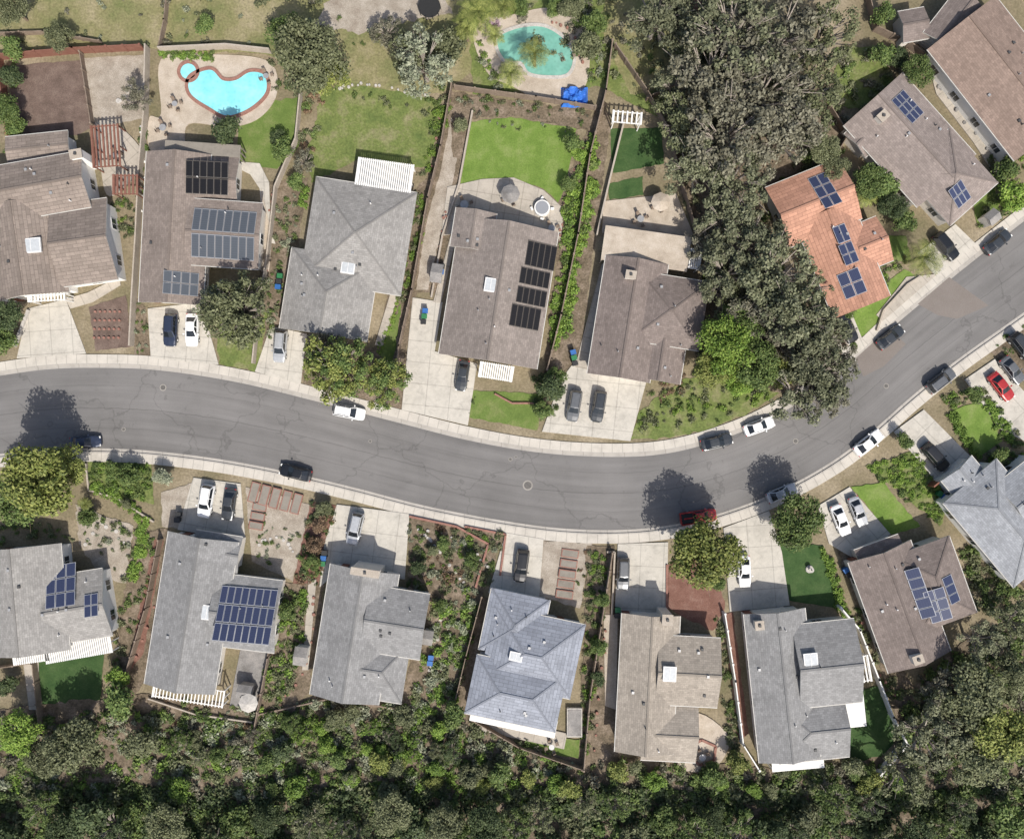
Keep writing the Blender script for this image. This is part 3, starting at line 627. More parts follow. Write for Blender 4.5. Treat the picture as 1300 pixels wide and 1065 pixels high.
def pergola(name,cx,cy,w,h,rot,z=2.5,mat='white',gap=.45,sw=.2,solid=False):
    x,y=W(cx,cy,z); k=S*(1-z/HC); w*=k;h*=k; a=-math.radians(rot); E=MB(); c,s=math.cos(a),math.sin(a)
    T=lambda l,d,zz:(x+l*c-d*s,y+l*s+d*c,zz)
    for i in (-1,1):
        for j in (-1,0,1): E.box(T(i*(w/2-.15),j*(h/2-.15),z/2),(.15,.15,z),a)
        E.box(T(i*(w/2-.15),0,z+.06),(.12,h,.18),a)
        E.box(T(0,i*(h/2-.15),z+.055),(w-.3,.12,.16),a)
    if solid: E.box(T(0,0,z+.2),(w,h,.09),a,0)
    else:
        n=int(w/gap)
        for i in range(n+1): E.box(T(-w/2+i*w/n,0,z+.22),(sw,h,.1),a)
    E.obj(name,[M[mat]])
pergola('white_pergola',488,226,70,42,8,gap=.3,sw=.2); pergola('patio_cover',258,190,96,16,4,solid=True,mat='conc2'); pergola('white_pergola',873,328,32,26,8,gap=.3)
pergola('patio_cover',820,316,110,44,8,2.6,'tan',solid=True); pergola('white_pergola',630,472,42,20,9,gap=.3)
pergola('white_pergola',100,822,84,26,-10,gap=.3); pergola('white_pergola',40,832,44,18,-8,gap=.3); pergola('patio_cover',652,914,110,22,12,2.6,'white',solid=True)
pergola('patio_cover',1084,900,26,44,-6,solid=True); pergola('white_pergola',60,378,46,10,-3,2.6)
pergola('red_pergola',135,186,34,54,-4,2.6,'deck',.5,.25); pergola('white_pergola',240,880,90,22,9,2.6,gap=.5,sw=.14)
pergola('white_pergola',1098,848,10,34,-10); pergola('wood_pergola',160,235,30,26,0,2.6,'deck',.5,.3); pergola('white_pergola',796,150,36,16,5,2.6,gap=.6,sw=.22)
pergola('patio_cover',1012,966,66,20,-5,2.6,'white',solid=True); pergola('shade_structure',885,8,26,22,30,2.8,'deck',solid=True)
# ------------------------------------------------------------------ cars
def carmesh(kind,paint):
    b=MB()
    if kind=='sedan':
        st=[(-2.32,.62,.62),(-2.25,.78,.86),(-2.0,.86,.95),(-1.4,.91,.98),(0,.92,.96),(.95,.91,.95),(1.6,.89,.87),(2.1,.8,.76),(2.28,.66,.62),(2.33,.5,.5)]
        cb=(-1.8,1.0,.78,.93); ct=(-1.05,.2,.6,1.43)
    elif kind=='suv':
        st=[(-2.35,.72,.7),(-2.28,.86,1.0),(-2.0,.92,1.08),(-1.2,.95,1.1),(.9,.95,1.08),(1.6,.93,1.02),(2.15,.86,.92),(2.35,.7,.72),(2.4,.55,.55)]
        cb=(-2.22,1.1,.84,1.05); ct=(-1.9,.35,.68,1.68)
    else:
        st=[(-2.75,.84,.7),(-2.7,.92,1.05),(-2.2,.95,1.08),(-.7,.95,1.08),(1.2,.95,1.08),(1.9,.94,1.04),(2.4,.88,.95),(2.65,.75,.78),(2.7,.6,.6)]
        cb=(-.8,1.35,.84,1.05); ct=(-.55,.65,.68,1.72)
    rings=[]
    for x,hw,z in st:
        sec=[(-hw+.05,.26),(-hw,.45),(-hw,z*.72),(-hw+.07,z-.05),(-hw+.22,z),(0,z+.035)]
        sec+= [(-y,q) for y,q in reversed(sec[:-1])]
        rings.append([(x,y,q) for y,q in sec])
    for r0,r1 in zip(rings,rings[1:]):
        for i in range(len(r0)-1): b.face([r0[i+1],r0[i],r1[i],r1[i+1]],0)
    b.face(rings[0],0); b.face(list(reversed(rings[-1])),0)
    def oct_(x0,x1,hw,z,ch): return [(x1-ch*2,-hw,z),(x1,-hw+ch*1.8,z),(x1+.06,0,z+.01),(x1,hw-ch*1.8,z),(x1-ch*2,hw,z),(x0+ch*2,hw,z),(x0,hw-ch*1.8,z),(x0-.05,0,z+.01),(x0,-hw+ch*1.8,z),(x0+ch*2,-hw,z)]
    lo=oct_(*cb,.07); hi=oct_(*ct,.06); n=10
    cm={0:0,1:1,2:1,3:0,4:1,5:0,6:1,7:1,8:0,9:1}
    for i in range(n):
        j=(i+1)%n; b.face([lo[i],lo[j],hi[j],hi[i]],cm[i])
    xm=(ct[0]+ct[1])/2; top=(xm,0,ct[3]+.05)
    ins=[(p[0]*.86+xm*.14,p[1]*.86,p[2]+.035) for p in hi]
    for i in range(n):
        j=(i+1)%n; b.face([hi[i],hi[j],ins[j],ins[i]],0); b.face([ins[i],ins[j],top],0)
    for sy in (-1,1):
        xb=(cb[0]+cb[1])/2+.1; b.beam((xb,sy*(cb[2]+.012),cb[3]),(xb-.1,sy*(ct[2]+.012),ct[3]),.09,.02,0)
        b.box((cb[1]-.35,sy*(st[4][1]+.1),cb[3]+.08),(.16,.24,.14),0,0)
        b.box((st[-2][0]-.12,sy*.6,.66),(.24,.3,.12),0,3); b.box((st[1][0]-.0,sy*.66,.78),(.1,.26,.16),0,4)
        for xx in (-1.42,1.42):
            w=.86 if kind=='sedan' else .9
            b.tube((xx,sy*(w-.16),.33),(xx,sy*(w+.055),.33),.34,.34,14,2); b.tube((xx,sy*(w+.05),.33),(xx,sy*(w+.065),.33),.2,.19,10,3)
    if kind=='suv':
        for sy in (-1,1): b.beam((ct[0]+.15,sy*.58,ct[3]+.04),(ct[1]-.1,sy*.58,ct[3]+.04),.04,.05,2)
    if kind=='pickup':
        b.box((-1.75,0,1.09),(1.75,1.5,.04),0,2)
        for sy in (-1,1): b.box((-1.75,sy*.84,1.12),(1.85,.14,.1),0,0)
        b.box((-2.68,0,1.1),(.1,1.7,.1),0,0)
    me=b.obj('tmp',[M['p_'+paint],M['carglass'],M['rubber'],M['lamp'],M['lampr']])
    d=me.data; bpy.data.objects.remove(me); d.name=kind+'_body'; return d
cache={}
def car(px,py,rot,kind='sedan',paint='dark',z=0.0):
    k=(kind,paint)
    if k not in cache: cache[k]=carmesh(*k)
    o=link(bpy.data.objects.new({'sedan':'parked_car','suv':'parked_suv','pickup':'parked_pickup_truck'}[kind],cache[k]))
    x,y=W(px,py,.8); o.location=(x,y,z); o.rotation_euler=(0,0,-math.radians(rot)); 
    s=random.uniform(.96,1.03); o.scale=(s,s,s); return o
dz=.22
for c in [(108,561,-3,'sedan','navy',0.02),(375,600,194,'sedan','black',.02),(443,523,11,'suv','white',.02),(217,419,93,'suv','navy',dz),(244,419,91,'sedan','white',dz),(356,440,95,'suv','silver',dz),
 (587,477,99,'sedan','dark',dz),(729,515,100,'suv','grey',dz),(760,516,100,'suv','dark',dz),(910,561,-14,'sedan','dark',.02),(964,541,-20,'sedan','white',.02),(1131,428,-38,'sedan','dark',.02),
 (1267,307,-40,'sedan','dark',.02),(1074,416,62,'suv','black',dz),(1200,313,50,'suv','black',dz),(1195,483,-38,'suv','grey',.02),(1103,562,-38,'sedan','white',.02),(993,626,-22,'sedan','silver',.02),
 (887,656,-8,'pickup','red',.02),(1271,491,52,'sedan','red',dz),(1285,470,52,'sedan','grey',dz),(1187,580,48,'suv','black',dz),(1067,660,68,'sedan','white',dz),(1089,649,68,'sedan','silver',dz),
 (945,725,88,'sedan','white',dz),(791,728,92,'suv','grey',dz),(662,718,98,'suv','black',dz),(451,671,103,'suv','silver',dz),(262,636,100,'suv','white',dz),(291,640,98,'sedan','dark',dz),(1297,440,52,'suv','dark',dz)]: car(*c)
def bins(px,py,rot,cols):
    for i,cn in enumerate(cols):
        a=math.radians(rot); x,y=W(px+math.cos(a)*i*7,py+math.sin(a)*i*7); b=MB()
        lo=[(-.25,-.28),(.25,-.28),(.25,.28),(-.25,.28)]; hi=[(-.32,-.36),(.32,-.36),(.32,.36),(-.32,.36)]
        for q in range(4): b.face([(*lo[q],.2),(*lo[(q+1)%4],.2),(*hi[(q+1)%4],1.15),(*hi[q],1.15)],0)
        b.box((0,0,1.19),(.7,.8,.08),0,0); b.box((0,-.38,1.12),(.5,.06,.06),0,1)
        for sx in (-.25,.25): b.tube((sx-.03,-.3,.3),(sx+.03,-.3,.3),.13,.13,10,1)
        o=b.obj('wheelie_bin',[M[cn],M['rubber']]); o.location=(x,y,.02); o.rotation_euler=(0,0,-a+.1)
bins(541,396,100,['bluebin','greenbin','blackbin']); bins(727,448,80,['bluebin','greenbin','blackbin']); bins(230,652,100,['blackbin','blackbin']); bins(414,700,100,['blackbin','bluebin','greenbin'])
bins(548,832,100,['bluebin','bluebin']); bins(783,772,95,['greenbin','blackbin']); bins(1188,626,40,['greenbin','bluebin']); bins(1070,722,60,['bluebin','blackbin']); bins(948,792,80,['blackbin','greenbin','blackbin']); bins(562,340,100,['blackbin','bluebin'])
bins(358,352,100,['greenbin','blackbin','bluebin'])
b=MB(); n=12; cx,cy=W(729,125)
def tz(i,j): return .9+.5*math.sin(i*.9)*math.cos(j*.8)+.15*math.sin(i*2.3+j)
for i in range(n):
    for j in range(n):
        q=[(i,j),(i+1,j),(i+1,j+1),(i,j+1)]; b.face([(cx+(a/n-.5)*3.9,cy+(c/n-.5)*2.9,tz(a,c)*(.25 if a in(0,n) or c in (0,n) else 1)) for a,c in q])
b.obj('blue_tarp_heap',[M['tarp']])
def table(px,py,r=.55,umb=None):
    x,y=W(px,py); b=MB(); b.tube((0,0,.1),(0,0,.74),.05,.05,8,0); b.tube((0,0,.72),(0,0,.77),r,r,16,0)
    for k in range(4):
        a=k*1.57+.4; c=(math.cos(a)*(r+.45),math.sin(a)*(r+.45)); b.box((*c,.45),(.45,.45,.05),a,1); b.box((c[0]+math.cos(a)*.22,c[1]+math.sin(a)*.22,.7),(.05,.45,.5),a,1)
        for sx in(-.18,.18):
            for sy in(-.18,.18): b.box((c[0]+sx,c[1]+sy,.28),(.04,.04,.34),0,1)
    if umb:
        b.tube((0,0,.7),(0,0,2.5),.03,.03,6,0)
        R=[(math.cos(t*math.pi/4)*1.4,math.sin(t*math.pi/4)*1.4,2.15) for t in range(8)]
        for k in range(8): b.face([R[k],R[(k+1)%8],(0,0,2.6)],2)
    o=b.obj('patio_table_set',[M['vent'],M['wood'],M[umb or 'white']]); o.location=(x,y,.2)
table(648,252,.7,'darkpat'); table(590,262,.6); table(835,262,.5,'tan'); table(210,165,.5); table(225,135,.4); table(890,958,.5); table(812,280,.5); table(322,885,.6,'stone'); table(700,292,.5)
table(340,100,.4); table(735,70,.4); table(150,200,.4); table(700,945,.4)
def tub(px,py):
    x,y=W(px,py); b=MB(); b.tube((0,0,0),(0,0,.8),1.15,1.15,20,0); b.tube((0,0,.8),(0,0,.86),.95,.95,20,1)
    for k in range(4): b.box((math.cos(k*1.57)*1.5,math.sin(k*1.57)*1.5,.2),(.5,.3,.4),k,0)
    o=b.obj('hot_tub',[M['white'],M['solarg']]); o.location=(x,y,.15)
tub(688,266)
x,y=W(1027,722); b=MB(); b.tube((0,0,0),(0,0,.25),.6,.55,14,0); b.tube((0,0,.25),(0,0,.9),.18,.1,10,0); b.tube((0,0,.9),(0,0,1.0),.15,.38,14,0); b.tube((0,0,1.0),(0,0,1.4),.1,.05,8,0)
o=b.obj('garden_fountain',[M['stone']]); o.location=(x,y,.03)
x,y=W(545,8,1); b=MB()
for k in range(10): b.tube((math.cos(k*.628)*1.6,math.sin(k*.628)*1.6,0),(math.cos(k*.628)*1.6,math.sin(k*.628)*1.6,1.2),.05,.05,5)
b.tube((0,0,.8),(0,0,.9),1.6,1.6,20); o=b.obj('trampoline',[M['rubber']]); o.location=(x,y,0)
x,y=W(729,915); b=MB(); b.box((0,0,.3),(2.2,4.2,.6),0,0); b.box((0,0,.62),(1.9,3.8,.08),0,1); o=b.obj('covered_spa',[M['stone'],M['darkpat']]); o.location=(x,y,.1)
def stones(name,pts,n,r,mat='stone',h=.08):
    b=MB(); Q=crom(pts,10)
    for i in range(n):
        p=Q[int(i*(len(Q)-1)/max(1,n-1))]; x,y=W(p[0]+random.uniform(-2,2),p[1]+random.uniform(-2,2)); rr=r*random.uniform(.7,1.2)
        b.tube((x,y,.05),(x,y,.15+h*random.random()),rr,rr*.85,7,0)
    b.obj(name,[M[mat]])
stones('stepping_stones',[(110,690),(130,665),(160,690)],9,.3); stones('stepping_stones',[(540,680),(560,700),(590,740)],12,.3); stones('stepping_stones',[(330,690),(355,680),(372,700)],10,.28)
stones('boulder_border',[(430,112),(470,108),(540,122)],18,.22); stones('stepping_stones',[(150,130),(170,110)],6,.35)
for pts,n in [([(345,250),(340,330),(332,400)],12),([(560,150),(545,230),(530,330)],10),([(710,300),(720,250),(740,190)],10),([(215,700),(190,790),(160,860)],10),([(400,760),(390,840),(350,900)],12),([(560,780),(545,850),(520,900)],12),([(770,800),(760,880),(755,950)],10),([(1095,790),(1115,850),(1135,880)],8),([(1190,110),(1220,150),(1260,200)],8),([(530,670),(590,690),(620,720)],12),([(180,160),(184,220),(176,280)],8)]:
    stones('plant_pots',pts,n,.25,random.choice(['brick','stone','white','darkpat']),.35)
def shed(px,py,w,d,rot,mat='stone'):
    x,y=W(px,py); b=MB(); b.box((0,0,1),(w,d,2),0,0); 
    for sg in (-1,1): b.face([(-w/2-.15,sg*(d/2+.15),1.95),(w/2+.15,sg*(d/2+.15),1.95),(w/2+.15,0,2.4),(-w/2-.15,0,2.4)],1)
    b.box((0,-d/2-.02,.9),(.8,.06,1.7),0,2); o=b.obj('garden_shed',[M[mat],M['darkpat'],M['wood']]); o.location=(x,y,.02); o.rotation_euler=(0,0,-math.radians(rot))
shed(386,828,1.6,2.4,8,'white'); shed(556,350,1.4,2.4,9); shed(316,872,1.8,1.6,9); shed(545,805,1.2,1.8,9,'stone'); shed(1250,300-20,1.6,1.6,-40)
b=MB()
for i in range(6):
    for j in range(4):
        x,y=W(122+i*6.2-j*.5,396+j*11); b.tube((x,y,.05),(x,y,.3),.16,.2,7,0)
b.obj('plant_pot_rows',[M['brick']])
stones('plant_pots',[(700,30),(730,45),(738,80)],10,.22,'brick',.4); stones('plant_pots',[(566,270),(556,330)],8,.22,'brick',.4); stones('plant_pots',[(762,420),(756,450)],5,.22,'brick',.4)
# ------------------------------------------------------------------ vegetation
def npmesh(name,V,Q,mi,mats):
    me=bpy.data.meshes.new(name); me.vertices.add(len(V)); me.vertices.foreach_set('co',V.astype(np.float32).ravel())
    me.loops.add(4*len(Q)); me.loops.foreach_set('vertex_index',Q.astype(np.int32).ravel())
    me.polygons.add(len(Q)); me.polygons.foreach_set('loop_start',(np.arange(len(Q))*4).astype(np.int32))
    for m in mats: me.materials.append(m)
    me.polygons.foreach_set('material_index',mi.astype(np.int32)); me.update(calc_edges=True); return me
def leaves(n,C,R,size,zs=.8,shell=.5,rg=rng,low=-.35):
    w=R**2; idx=rg.choice(len(C),n,p=w/w.sum()); d=rg.normal(size=(n,3)); d/=np.linalg.norm(d,axis=1)[:,None]
    fl=(d[:,2]<low)&(rg.random(n)<.7); d[fl,2]*=-1
    r=R[idx]*(1-shell*rg.random(n)**1.6)*rg.uniform(.86,1.14,n)
    p=C[idx]+d*r[:,None]*np.array([1,1,zs])
    nn=d*.7+rg.normal(size=(n,3))*.5+np.array([0,-.05,.5]); nn/=np.linalg.norm(nn,axis=1)[:,None]
    t=np.cross(nn,rg.normal(size=(n,3))); t/=np.linalg.norm(t,axis=1)[:,None]; bb=np.cross(nn,t)
    s=size*rg.uniform(.6,1.35,n)[:,None]; t=t*s; bb=bb*s*.62
    V=np.stack([p-t,p-bb,p+t,p+bb],1).reshape(-1,3); return V,np.arange(4*n).reshape(-1,4)
def treemesh(name,nl,lr,nleaf,lsize,cz=1.15,zs=.75,spread=.72,bark='bark',shell=.5,seed=0,limbs=8):
    rg=np.random.default_rng(seed); C=[]
    for i in range(nl):
        a=rg.random()*6.283; rr=spread*math.sqrt(rg.random())*1.0; 
        z=(rg.random()**.7)*(1-(rr/1.05)**2)**.5*zs*.9-.22*rg.random(); C.append((rr*math.cos(a),rr*math.sin(a),cz+z))
    C=np.array(C); R=rg.uniform(lr[0],lr[1],nl)
    sx=rg.uniform(.85,1.1); C[:,0]*=sx
    V,Q=leaves(nleaf,C,R,lsize,.8,shell,rg)
    b=MB(); b.tube((0,0,0),(.03,.02,cz*.55),.075,.05,8,0,False)
    for i in range(min(limbs,nl)):
        k=C[i]; mid=(k[0]*.45,k[1]*.45,cz*.55+(k[2]-cz*.55)*.6); b.tube((.03,.02,cz*.5),mid,.04,.024,6,0,False); b.tube(mid,tuple(k),.024,.008,5,0,False)
        for _ in range(2):
            e=k+rg.normal(size=3)*R[i]*.7; b.tube(mid,tuple(e),.014,.004,4,0,False)
    BV=np.array(b.v);BQ=np.array(b.f); mi=np.r_[np.zeros(len(Q)),np.ones(len(BQ))]
    return npmesh(name,np.r_[V,BV],np.r_[Q,BQ+len(V)],mi,[L['green'],M[bark]])
TM={}
TM['broad']=[treemesh('broadleaf_crown',38,(.16,.34),6500,.04,seed=s) for s in (1,2,3)]
TM['euc']=[treemesh('eucalyptus_crown',40,(.09,.22),3600,.038,cz=1.2,zs=.75,spread=.92,bark='barkg',shell=.85,seed=s,limbs=22) for s in (11,12,13,14)]
TM['open']=[treemesh('open_crown',44,(.1,.22),3800,.037,cz=1.1,spread=.9,bark='barkg',shell=.9,seed=s,limbs=26) for s in (21,22)]
TM['small']=[treemesh('small_crown',16,(.28,.45),2200,.07,cz=.9,spread=.6,seed=s) for s in (31,32,33)]
NAMES={'broad':'broadleaf_tree','euc':'eucalyptus_tree','open':'sparse_tree','small':'small_tree'}
CZ={'broad':1.3,'euc':1.3,'open':1.25,'small':1.1}
def tree(px,py,r,kind='broad',colr='green',name=None,zf=1.0):
    R=r*S; zc_=CZ[kind]*R*zf
    for _ in range(3): R=r*S*(1-zc_/HC); zc_=CZ[kind]*R*zf
    x,y=W(px,py,zc_); o=link(bpy.data.objects.new(name or NAMES[kind],random.choice(TM[kind])))
    o.location=(x,y,0); o.rotation_euler=(0,0,random.random()*6.28); o.scale=(R*random.uniform(.95,1.08),R*random.uniform(.95,1.08),R*zf)
    o.material_slots[0].link='OBJECT'; o.material_slots[0].material=L[colr]; return o
def palmmesh():
    rg=random.Random(4); b=MB(); b.tube((0,0,0),(.1,0,4.2),.22,.16,9,1,False); nf=22
    for f in range(nf):
        a=f*2.399; el=rg.uniform(0,.9); Lf=rg.uniform(2.1,2.7); prev=Vector((.1,0,4.2)); 
        for k in range(9):
            e=el-k*.17; p=prev+Vector((math.cos(a)*math.cos(e),math.sin(a)*math.cos(e),math.sin(e)))*(Lf/9)
            sd=Vector((-math.sin(a),math.cos(a),0)); w=.34*math.sin((k+1)/10*3.0)+.05; fw=(p-prev)
            for sg in (-1,1):
                for h in (0,.5):
                    q=prev+fw*h; b.face([q,q+fw*.3,q+sd*sg*w+fw*1.0-Vector((0,0,.14*w)),q+sd*sg*w+fw*.8-Vector((0,0,.15*w))],0)
            prev=p
    V=np.array(b.v);Q=np.array(b.f); return npmesh('palm_crown',V,Q,np.array(b.m),[L['green'],M['bark']])
PM=palmmesh()
def palm(px,py,r,colr='yellow'):
    s=r*S/2.2; z=4.0*s; x,y=W(px,py,z); o=link(bpy.data.objects.new('palm_tree',PM)); o.location=(x,y,0); o.scale=(s,s,s); o.rotation_euler=(0,0,random.random()*6)
    o.material_slots[0].link='OBJECT'; o.material_slots[0].material=L[colr]
ST=[]
for s in range(6):
    rg=np.random.default_rng(50+s); C=np.c_[rg.uniform(-.5,.5,6),rg.uniform(-.5,.5,6),rg.uniform(.2,.6,6)]; R=rg.uniform(.28,.6,6); ST.append(leaves(120,C,R,.16,.8,.5,rg)[0])
def inpoly(p,poly):
    x,y=p[:,0],p[:,1]; r=np.zeros(len(p),bool); n=len(poly)
    for i in range(n):
        x1,y1=poly[i];x2,y2=poly[(i+1)%n]
        if y1==y2: continue
        c=((y1>y)!=(y2>y))&(x<(x2-x1)*(y-y1)/(y2-y1)+x1); r^=c
    return r
def bed(name,poly,dens,size,cols,hz=1.0):
    P=np.array(poly,float); lo,hi=P.min(0),P.max(0); A=(hi-lo).prod()*S*S; n=int(A*dens)
    p=rng.uniform(lo,hi,(n,2)); p=p[inpoly(p,poly)]; Vs=[];mi=[]
    keep=(np.sin(p[:,0]*.13+1)+np.cos(p[:,1]*.11)+rng.normal(size=len(p))*.9)>-1.1; p=p[keep] if dens<1.2 else p
    ph=rng.random()*10
    for q in p:
        s=size[0]+(size[1]-size[0])*rng.random()**1.6; t=ST[rng.integers(6)]; a=rng.random()*6.28; c,sn=math.cos(a)*s,math.sin(a)*s
        # neighbouring plants tend to be the same species
        ci=int((math.sin(q[0]*.07+ph)+math.cos(q[1]*.09+ph*2)+rng.normal()*.6+4)*1.6)%len(cols)
        x,y=W(*q); V=np.c_[t[:,0]*c-t[:,1]*sn+x,t[:,0]*sn+t[:,1]*c+y,t[:,2]*s*hz+.02]; Vs.append(V); mi.append(np.full(len(t)//4,ci))
    if not Vs: return
    V=np.concatenate(Vs); me=npmesh(name,V,np.arange(len(V)).reshape(-1,4),np.concatenate(mi),[L[c] for c in cols]); link(bpy.data.objects.new(name,me))
def seg(a,b,w):
    d=(b[0]-a[0],b[1]-a[1]); l=math.hypot(*d); n=(-d[1]/l*w/2,d[0]/l*w/2); return [(a[0]+n[0],a[1]+n[1]),(b[0]+n[0],b[1]+n[1]),(b[0]-n[0],b[1]-n[1]),(a[0]-n[0],a[1]-n[1])]
def hedge(pts,w,colr=('hedge',),size=(.5,.8),dens=4,name='hedge'):
    for a,b in zip(pts,pts[1:]): bed(name,seg(a,b,w),dens,size,colr)
for t in [(393,72,52,'broad','olive'),(372,52,34,'broad','green'),(415,95,30,'broad','yellow'),(536,78,46,'open','pale'),(520,70,34,'open','olive'),(572,60,26,'small','olive'),(490,40,22,'open','grey'),
 (300,392,54,'open','olive'),(298,398,48,'open','olive'),(278,385,34,'open','pale'),(318,380,28,'open','olive'),(424,466,46,'open','yellow'),(432,462,46,'open','green'),(418,475,34,'open','yellow'),(490,488,34,'open','green'),(488,486,34,'open','yellow'),(410,448,30,'open','grey'),
 (287,168,23,'small','dark'),(357,188,17,'small','green'),(352,174,12,'small','dark'),(386,205,18,'open','grey'),(172,122,24,'open','grey'),(376,232,14,'small','green'),
 (50,612,58,'broad','yellow'),(28,632,40,'broad','green'),(80,592,30,'broad','yellow'),
 (894,703,50,'broad','yellow'),(880,690,32,'broad','bright'),(1012,660,38,'broad','green'),(1002,674,24,'broad','olive'),
 (920,438,42,'broad','bright'),(905,470,30,'broad','yellow'),(962,462,36,'broad','green'),(940,410,32,'broad','green'),(936,480,26,'broad','bright'),(985,470,26,'broad','yellow'),
 (1120,240,24,'small','green'),(1100,232,26,'broad','green'),(1132,262,22,'broad','dark'),(1118,68,20,'small','green'),(1165,90,22,'broad','green'),(1150,280,18,'small','green'),(1140,75,16,'small','dark'),
 (1275,215,20,'small','green'),(1285,250,22,'small','bright'),(1120,18,18,'small','green'),(1045,190,22,'broad','olive'),
 (700,495,22,'small','dark'),(690,520,14,'small','green'),(706,478,16,'small','green'),(728,180,16,'small','green'),(735,195,14,'small','bright'),(722,235,13,'small','green'),(745,60,20,'small','olive'),(755,30,18,'small','green'),
 (585,160,12,'small','olive'),(625,34,13,'small','flower'),(660,10,12,'small','green'),(705,12,14,'small','green'),(725,8,18,'broad','olive'),
 (15,95,18,'small','dark'),(20,160,16,'small','green'),(5,140,22,'broad','green'),(75,48,20,'broad','olive'),(260,30,16,'small','green'),(8,400,26,'broad','dark'),(5,430,20,'small','green'),(15,10,25,'broad','olive'),(15,62,18,'small','green'),
 (150,890,28,'small','green'),(25,930,30,'broad','bright'),(95,945,40,'broad','olive'),(180,945,26,'small','olive'),(150,860,18,'small','bright'),(10,870,16,'small','dark'),(60,960,30,'broad','olive'),
 (365,775,14,'small','green'),(560,770,12,'small','green'),(575,905,22,'small','green'),(550,700,9,'small','olive'),(530,722,13,'small','dark'),(562,690,12,'small','green'),(600,712,13,'small','green'),
 (760,820,14,'small','green'),(758,860,13,'small','dark'),(765,760,13,'small','green'),(405,665,14,'small','red'),(400,690,13,'small','red'),(410,648,13,'small','olive'),(395,715,13,'small','green'),
 (165,602,18,'small','green'),(205,606,15,'small','pale'),(145,600,15,'small','green'),(160,640,9,'small','olive'),(112,655,14,'small','green'),
 (1290,855,30,'broad','olive'),(1230,880,44,'broad','olive'),(1180,935,44,'euc','euc'),(1270,930,46,'broad','yellow'),(1285,790,30,'euc','olive'),(1245,815,30,'euc','euc'),(1200,880,34,'euc','grey'),(1150,985,40,'euc','olive'),(1240,960,40,'broad','olive'),(1215,930,40,'euc','euc'),
 (855,790,10,'small','green'),(912,740,13,'small','green'),(930,690,8,'small','olive'),(1060,215,20,'broad','olive'),(1075,395,14,'small','green'),(1270,580,16,'small','green'),(1150,560,14,'small','green'),(1235,500,14,'small','green')]: tree(*t)
for t in [(835,20,50),(885,25,48),(935,40,62),(990,50,62),(1045,45,46),(905,100,64),(970,115,66),(1025,115,52),(870,155,44),(925,170,62),(990,170,54),(880,210,46),(935,228,50),(860,110,34),(1015,160,36),
  (925,278,44),(955,310,50),(925,345,44),(980,350,54),(1005,390,54),(960,390,44),(1028,430,50),(1042,472,46),(1015,502,40),(1045,500,34),(905,315,32),(920,370,34),(1030,365,28),(1060,455,30),(985,430,34)]:
    tree(t[0],t[1],t[2],'euc',random.choice(['euc','grey','grey','euc','olive']),zf=random.uniform(.8,1.15))
for x,y,r in [(900,60,40),(940,130,44),(900,190,40),(985,400,38),(1030,460,34),(1000,90,40)]: tree(x,y,r,'euc','olive',zf=.7)
for p in [(680,68,20),(648,92,19),(608,14,26),(1172,325,24),(628,46,14),(592,36,18),(640,8,17),(108,640,9),(1100,250,14)]: palm(*p)
